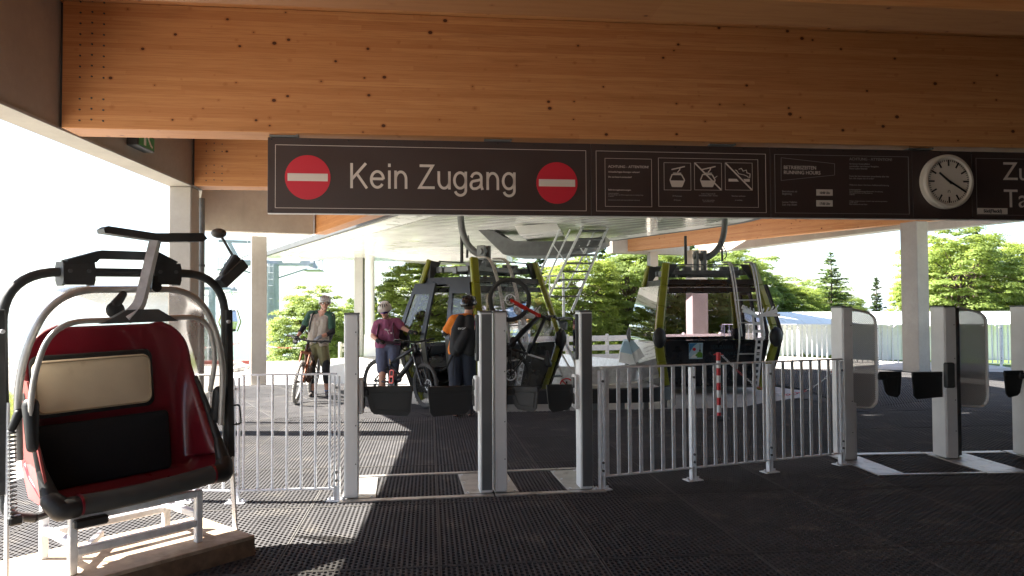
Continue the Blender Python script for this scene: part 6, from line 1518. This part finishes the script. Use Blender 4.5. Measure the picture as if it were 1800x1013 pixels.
# ------------------------------------------------------------------ lift towers far off
def tower(label, px, pyt, pyb, d, w, arms=True):
    t = at(px, pyt, d); b = at(px, pyb, d); T = thing('lift_tower', label, 'lift tower', (b.x, b.y, b.z - 6), R(8), 'lift towers down the slope'); h = t.z - b.z + 6
    st = pm('pale_galvanised', (.30, .32, .35), .6, 0, .15, 2)
    mb = MB(); mb.tube([(0, 0, 0), (0, 0, h)], [w * .55, w * .42], 16); mb.build('shaft', st, T, smooth=True)
    mb = MB(); mb.bar((-2.6, 0, h + .05), (2.6, 0, h + .05), .34, .34, bev=.03)
    for s in (-1, 1): mb.bar((s * 2.1, 0, h - .3), (s * .3, 0, h - .9), .1, .1)
    mb.bar((-1.9, 0, h), (-2.6, 0, h + 1.35), .14, .2); mb.bar((-3.2, 0, h + 1.4), (-1.3, 0, h + 1.35), .16, .16); mb.build('cross_arm', st, T)
    for s in (-1, 1):
        mb = MB(); mb.box((s * 2.5, 0, h - .15), (.22, 2.6, .18)); mb.box((s * 2.5, 0, h - .42), (1.1, 2.2, .05)); mb.tube([(s * 2.95, -1, h - .4), (s * 2.95, -1, h + .3), (s * 2.95, 1, h + .3), (s * 2.95, 1, h - .4)], .03, 5)
        sb_ = mb.build('sheave_frame', st, T)
        mb = MB()
        for k in range(6): mb.lathe([(.17, -.05), (.17, .05)], 12, Matrix.Translation((s * 2.5, -1.1 + .44 * k, h - .05)) @ Matrix.Rotation(R(90), 4, 'Y'))
        mb.build('sheave', st, sb_)
    mb = MB()
    for x in (-.16, .16): mb.tube([(x + w * .0, -w * .62, .5), (x, -w * .5, h)], .025, 5)
    for k in range(int(h / .4)): mb.tube([(-.16, -w * .58, .6 + .4 * k), (.16, -w * .58, .6 + .4 * k)], .015, 4)
    mb.build('ladder', st, T)
    mb = MB(); mb.box((0, 0, 6 - .6), (w * 2.0, w * 2.0, .9)); mb.build('footing', M['conc_l'], T)
    return T
tower('grey lift tower with crossarm standing just beyond the yard', 478, 464, 622, 46, .95)
tower('smaller lift tower further down the slope behind the chairlift seat', 372, 508, 640, 88, .95)
rope = thing('lift_rope', 'steel haul rope running from the terminal down over the towers', 'rope')
for s in (-1, 1):
    pt = [TC + AX * 15 + BX * (s * 2.7) + Vector((0, 0, 4.0))]
    for px, py, d in ((478, 464, 46), (372, 508, 88)): q = at(px, py, d); pt.append(q + Vector((s * 2.5 * math.cos(R(8)), 0, .15)))
    pt.append(pt[-1] + (pt[-1] - pt[-2]) * 4 + Vector((0, 0, -25)))
    mb = MB(); mb.tube(pt, .03, 5); mb.build('rope_strand', M['steel_d'], rope)
gp = at(404, 583, 66); GD_ = thing('gondola_cabin', 'small distant gondola cabin hanging above the hazy valley', 'gondola cabin', gp, R(20))
mb = MB(); mb.lathe([(.62, 0), (.9, .75), (.92, .9), (.75, 1.75), (.6, 1.9)], 4, Matrix.Rotation(R(45), 4, 'Z')); mb.build('cabin_body', M['glass_m'], GD_)
mb = MB()
for k in range(4):
    a = R(90 * k); mb.tube([(.62 * math.cos(a), .62 * math.sin(a), 0), (.92 * math.cos(a), .92 * math.sin(a), .85), (.62 * math.cos(a), .62 * math.sin(a), 1.9)], .06, 6)
mb.build('rib', M['olive'], GD_)
mb = MB(); mb.box((0, 0, .2), (1.0, 1.0, .35)); mb.build('cabin_panel', M['cab_f'], GD_)
mb = MB(); mb.box((0, 0, 1.85), (.95, .95, .1)); mb.build('cabin_roof', M['cab_f'], GD_)
mb = MB(); mb.tube(spline([(0, 0, 1.9), (.25, 0, 2.3), (.3, 0, 3.0), (.1, 0, 3.5)], 5), .06, 6); mb.box((.1, 0, 3.55), (.25, 1.1, .18)); mb.build('hanger_arm', M['galv'], GD_)
# red-brown edging strip and stones at the yard edge
mb = MB(); e0, e1e = at(300, 638, 21.4), at(438, 637, 22.0); mb.bar(e0, e1e, .2, .10); tag(mb.build('kerb_strip', pm('red_edging', (.35, .08, .06), .8, 0, .2, 4), kind='structure'), 'reddish edging strip at the yard edge')
for i, (px, py, d, r_) in enumerate(((418, 636, 21.6, .15), (425, 639, 21.0, .11), (404, 664, 20.5, .2), (420, 668, 19.6, .16), (432, 662, 20.2, .13), (411, 672, 19.4, .12))):
    p = at(px, py, d); mb = MB(); mb.ball((0, 0, 0), (r_, r_ * .8, r_ * .65), 12, 8); me = mb.mesh('boulder', M['conc_l'], 'all')
    for v_ in me.vertices: v_.co *= 1 + .28 * noise.noise(v_.co * (3.2 / r_ * .3) + Vector((i * 3, 0, 0)))
    tag(put(me, 'boulder', None, (p.x, p.y, -.05 + r_ * .45)), ['larger pale boulder touching the reddish edging strip', 'small pale boulder at the end of the reddish edging strip', 'biggest pale boulder on the bright yard behind the drainpipe', 'middle sized pale boulder on the yard left of the white chain post', 'small pale boulder right beside the white chain post', 'small pale boulder nearest to the short railing'][i], 'boulder', 'boulders on the yard')
WB = thing('white_crate', 'pale angular snow blade lying behind the man with the copper bike', 'snow blade', at(600, 672, 15.9)); WB.location.z = 0
mb = MB(); mb.prism([(-.25, -.1, .0), (.35, -.1, .0), (.30, -.1, .25), (.05, -.1, .42), (-.22, -.1, .38)], (0, .3, 0)); mb.build('blade', M['white'], WB); WB.name = 'snow_blade'

# ------------------------------------------------------------------ trees
def leafmat(name, c0, c1, trans=.45):
    m, nt, B, out = nodes(name); ob = nt.nodes.new('ShaderNodeObjectInfo'); v = coord(nt); n1 = noise_t(nt, v, .9, 4); n2 = noise_t(nt, v, 7, 2)
    c = mixc(nt, ramp(nt, n1, .35, .65), c0, c1); c = mixc(nt, ramp(nt, n2, .3, .7, 0, .5), c, tuple(x * 1.35 for x in c1))
    nt.links.new(c, B.inputs['Base Color']); B.inputs['Roughness'].default_value = .55; B.inputs['Specular IOR Level'].default_value = .35
    t = nt.nodes.new('ShaderNodeBsdfTranslucent'); mx = nt.nodes.new('ShaderNodeMixShader'); mx.inputs[0].default_value = trans
    c2 = mixc(nt, .5, c, (min(.46, c1[0] * 2.2), min(.52, c1[1] * 2.0), c1[2] * .8)); nt.links.new(c2, t.inputs[0])
    nt.links.new(B.outputs[0], mx.inputs[1]); nt.links.new(t.outputs[0], mx.inputs[2]); nt.links.new(mx.outputs[0], out.inputs[0]); return m
LM = [leafmat('maple_leaf', (.16, .225, .045), (.215, .28, .085), .6), leafmat('beech_leaf', (.14, .20, .045), (.19, .25, .08), .6), leafmat('spruce_needle', (.03, .06, .02), (.055, .09, .03), .3), leafmat('young_spruce_needle', (.06, .11, .03), (.10, .15, .05), .4)]
def leaf_mesh(name, centers, normals, size, mat, rs):
    n = len(centers); ax = rs.normal(size=(n, 3)); ax -= normals * (ax * normals).sum(1, keepdims=True); ax /= np.linalg.norm(ax, axis=1, keepdims=True); bx = np.cross(normals, ax)
    s = size[:, None]; l = 1.0
    v = np.stack([centers - ax * s * .55, centers + bx * s * .30 + ax * s * .0 + normals * s * .08, centers + ax * s * .6, centers - bx * s * .30 + normals * s * .08], 1).reshape(-1, 3)
    me = bpy.data.meshes.new(name); me.vertices.add(4 * n); me.vertices.foreach_set('co', v.astype(np.float32).ravel())
    me.loops.add(4 * n); me.loops.foreach_set('vertex_index', np.arange(4 * n, dtype=np.int32)); me.polygons.add(n); me.polygons.foreach_set('loop_start', np.arange(0, 4 * n, 4, dtype=np.int32)); me.polygons.foreach_set('loop_total', np.full(n, 4, np.int32))
    me.materials.append(mat); me.update(calc_edges=True); me.validate(); return me
def deciduous(seed, h, rad, base, nclump, per, lsize, mat):
    """returns (crown mesh, trunk mesh)"""
    rs = np.random.RandomState(seed); rr = random.Random(seed); tb = MB()
    trunk = [Vector((noise.noise(Vector((seed, k, 0))) * .15 * h * .1 * k, noise.noise(Vector((seed, k, 9))) * .15 * h * .1 * k, h * .8 * k / 6)) for k in range(7)]
    tb.tube(trunk, [h * .022 * (1 - .13 * k) for k in range(7)], 9)
    cl_c = []
    for k in range(nclump):
        th = rr.uniform(0, 2 * math.pi); zz = rr.uniform(-1, 1); q = math.sqrt(1 - zz * zz); s = rr.uniform(.62, 1.0) ** .6
        p = Vector((q * math.cos(th), q * math.sin(th), zz)); bulge = 1 + .42 * noise.noise(p * 1.9 + Vector((seed * 1.3, 0, 0))) + .18 * noise.noise(p * 4.5 + Vector((0, seed, 0)))
        zc = base + (h - base) * .5; c = Vector((p.x * rad * s * bulge, p.y * rad * s * bulge, zc + p.z * (h - base) * .5 * s * bulge * (1.0 if p.z > 0 else .9)))
        cl_c.append((c, p))
        if k % 9 == 0: a = trunk[rr.randint(2, 5)]; tb.tube([a, a.lerp(c, .5) + Vector((0, 0, .1 * rad)), c], [h * .008, h * .005, h * .002], 5)
    C = []; N = []; Z = []
    for c, p in cl_c:
        r = rr.uniform(.55, 1.15) * rad * .20; m = per; d = rs.normal(size=(m, 3)); d /= np.linalg.norm(d, axis=1, keepdims=True); d[:, 2] = np.abs(d[:, 2]) * .9 - .25
        rr_ = r * rs.uniform(.35, 1.0, size=(m, 1)); pos = np.array(c)[None] + d * rr_ * np.array([[1.25, 1.25, .62]])
        nn = d * .7 + np.array([[0, 0, .8]]) + np.array(p)[None] * .35 + rs.normal(size=(m, 3)) * .28 + np.array([[-.22, -.08, 0]]); nn /= np.linalg.norm(nn, axis=1, keepdims=True)
        C.append(pos); N.append(nn); Z.append(rs.uniform(.7, 1.25, size=m) * lsize)
    return leaf_mesh('crown', np.concatenate(C), np.concatenate(N), np.concatenate(Z), mat, rs), tb.mesh('trunk', M['bark'], True)
def conifer(seed, h, rad, mat, dens=1.0, base=.06):
    rs = np.random.RandomState(seed); rr = random.Random(seed); tb = MB(); tb.tube([(0, 0, 0), (.02 * h * .1, 0, h * .5), (0, 0, h)], [h * .018, h * .010, h * .002], 8)
    C = []; N = []; Z = []; nl = int(h / .26)
    for i in range(nl):
        t = i / nl; z = h * (base + (1 - base) * t) + rr.uniform(-.1, .1); L = rad * (1 - t) ** .82 * rr.uniform(.62, 1.15) + .12; nb = max(4, int((9 - 4 * t)))
        a0 = rr.uniform(0, 6.28)
        for b in range(nb):
            a = a0 + 2 * math.pi * b / nb + rr.uniform(-.25, .25); l = L * rr.uniform(.6, 1.15); z += rr.uniform(-.12, .12); droop = rr.uniform(.05, .36) * (1 - t) - .12 * t
            e = Vector((math.cos(a) * l, math.sin(a) * l, z - l * droop + .08 * l)); s0 = Vector((0, 0, z))
            if l > .35: tb.tube([s0, s0.lerp(e, .6) + Vector((0, 0, -.04 * l)), e], [h * .0035, h * .002, h * .0008], 4)
            m = max(8, int(l * 30 * dens)); u = rs.uniform(.12, 1.0, size=m) ** .8; side = rs.uniform(-1, 1, size=m); w = (1 - u * .75) * l * .30
            dv = np.array([math.cos(a), math.sin(a), 0]); lv = np.array([-math.sin(a), math.cos(a), 0])
            pos = np.array(s0)[None] + u[:, None] * (np.array(e) - np.array(s0))[None] + (side * w)[:, None] * lv[None] + np.stack([np.zeros(m), np.zeros(m), -np.abs(side) * w * .35 - rs.uniform(0, .10, m)], 1)
            nn = np.array([[0, 0, 1.0]]) + rs.normal(size=(m, 3)) * .45; nn /= np.linalg.norm(nn, axis=1, keepdims=True); C.append(pos); N.append(nn); Z.append(rs.uniform(.14, .30, size=m))
    return leaf_mesh('crown', np.concatenate(C), np.concatenate(N), np.concatenate(Z), mat, rs), tb.mesh('trunk', M['bark'], True)
KIND = {}
KIND['maple'] = deciduous(3, 8.0, 3.3, .6, 500, 115, .165, LM[0]); KIND['beech'] = deciduous(8, 8.0, 2.9, .5, 460, 115, .16, LM[1]); KIND['rowan'] = deciduous(15, 8.0, 3.6, .3, 500, 112, .165, LM[0])
KIND['spruce'] = conifer(4, 9.0, 2.3, LM[2], 1.5); KIND['larch'] = conifer(11, 9.0, 2.5, LM[3], .85); KIND['fir'] = conifer(21, 9.0, 1.7, LM[2], 1.25)
def tree(kind, label, px, d, top_py, wpx, z0=None, base_h=None, rot=0.0):
    """a tree whose top is seen at top_py and whose crown is wpx wide at distance d"""
    q = at(px, 541, d); z0 = ground_z(q.x, q.y) - .1 if z0 is None else z0
    top = at(px, top_py, d).z; c, t = KIND[kind]; H0 = {'maple': 8, 'beech': 8, 'rowan': 8}.get(kind, 9.0); W0 = {'maple': 7.0, 'beech': 6.2, 'rowan': 7.6, 'spruce': 4.4, 'larch': 4.8, 'fir': 3.3}[kind]
    sz = (top - z0) / H0; sxy = wpx / FPX * d / W0
    T = thing({'spruce': 'spruce_tree', 'larch': 'spruce_tree', 'fir': 'fir_tree'}.get(kind, 'deciduous_tree'), label, 'tree', (q.x, q.y, z0), rot, 'trees round the station')
    T.scale = (sxy, sxy, sz)
    put(t, 'trunk', T); put(c, 'crown', T); return T
TR = [('maple', 'round light green tree behind the man with the copper bike', 550, 29, 513, 150), ('beech', 'darker tree just right of the man with the copper bike', 606, 34, 538, 84), ('fir', 'slim young fir standing just behind the purple shirted woman', 660, 34, 520, 40),
      ('rowan', 'bright maple showing through the boarded cabin', 738, 27, 452, 170), ('beech', 'leafy tree directly behind the boarded cabin', 830, 33, 440, 200), ('spruce', 'dark spruce behind the metal stairs', 945, 31, 398, 120), ('maple', 'light green maple seen under the metal stairs', 1010, 28.5, 452, 165), ('spruce', 'shadowy spruce between the maples behind the ranch fence', 1060, 34, 430, 130),
      ('beech', 'tall beech left of the logo cabin', 1105, 30.5, 428, 150), ('rowan', 'maple half hidden by the left side of the logo cabin', 1165, 33, 432, 170), ('larch', 'feathery conifer rising behind the pale console', 1105, 38, 418, 110), ('maple', 'broad maple rising above the roof of the logo cabin', 1275, 34, 430, 170), ('spruce', 'dark spruce directly behind the logo cabin', 1215, 38, 425, 120), ('beech', 'low beech behind the open door of the logo cabin', 1330, 36, 462, 130),
      ('rowan', 'rounded tree left of the tall spire conifer beyond the shed', 1390, 37, 497, 130), ('larch', 'tall light conifer rising above the shed roof', 1462, 39, 440, 105), ('maple', 'low leafy tree at the foot of the tall light conifer', 1440, 42, 500, 150), ('fir', 'small pointed fir beyond the shed between gate post and column', 1541, 42, 486, 52), ('fir', 'small fir half hidden by the large concrete column', 1594, 45, 505, 50), ('beech', 'low bushy tree between the two small firs', 1500, 48, 536, 90),
      ('maple', 'big bright maple beside the large concrete column', 1690, 30, 408, 190), ('rowan', 'big bright maple at the picture edge behind the gates', 1795, 32, 425, 190), ('spruce', 'dark spruce top peeping over the big bright maples', 1718, 37, 392, 130), ('maple', 'leafy maple just outside the picture beyond the shed', 1900, 30, 440, 190), ('beech', 'deep green beech filling the gap behind the gates', 1650, 36, 432, 150)]
for i, (k, lab, px, d, tp, w) in enumerate(TR): tree(k, lab, px, d, tp, w, rot=i * 1.7)
# undergrowth at the wood edge and meadow grass
rs = np.random.RandomState(5); n = 26000
x = rs.uniform(-2, 26, n); y = 25.2 + rs.uniform(0, 1, n) ** 1.4 * 16; z = np.array([ground_z(a, b) for a, b in zip(x, y)]); z += rs.uniform(0, .35, n) * (.25 + .9 * np.clip((y - 26) / 6, 0, 1)) * 1.5
nn = rs.normal(size=(n, 3)) * .6 + np.array([[0, 0, .9]]); nn /= np.linalg.norm(nn, axis=1, keepdims=True)
me = leaf_mesh('undergrowth', np.stack([x, y, z], 1), nn, rs.uniform(.12, .32, n), LM[0], rs); tag(put(me, 'undergrowth'), 'green undergrowth along the foot of the trees', kind='stuff')
n = 16000; x = rs.uniform(-13, -4.6, n); y = rs.uniform(2, 15, n); k_ = x < -5.3 - .06 * y; x, y = x[k_], y[k_]; n = len(x); z = -.05 + rs.uniform(0, .09, n); nn = rs.normal(size=(n, 3)); nn[:, 2] *= .3; nn /= np.linalg.norm(nn, axis=1, keepdims=True)
GRASS_KEEP = (x < -7.6)
me = leaf_mesh('grass', np.stack([x, y, z], 1)[GRASS_KEEP], nn[GRASS_KEEP], rs.uniform(.08, .16, GRASS_KEEP.sum()), LM[0], rs); tag(put(me, 'grass'), 'short grass beside the gravel yard', kind='stuff')
bake_texts()
# ------------------------------------------------------------------ haze
HAZE = 0.8e-4
if HAZE:
    mb = MB(); mb.box((0, 0, (-1450 + 45) / 2), (11400, 11400, 1495)); hz = mb.build('haze', None, kind='stuff'); tag(hz, 'thin blue summer haze over the hills')
    m = bpy.data.materials.new('haze_air'); m.use_nodes = True; nt = m.node_tree; nt.nodes.clear(); o_ = nt.nodes.new('ShaderNodeOutputMaterial'); pv = nt.nodes.new('ShaderNodeVolumePrincipled'); pv.inputs['Color'].default_value = (.72, .86, 1.0, 1); pv.inputs['Density'].default_value = HAZE; pv.inputs['Anisotropy'].default_value = .2
    nt.links.new(pv.outputs[0], o_.inputs['Volume']); hz.data.materials.append(m)
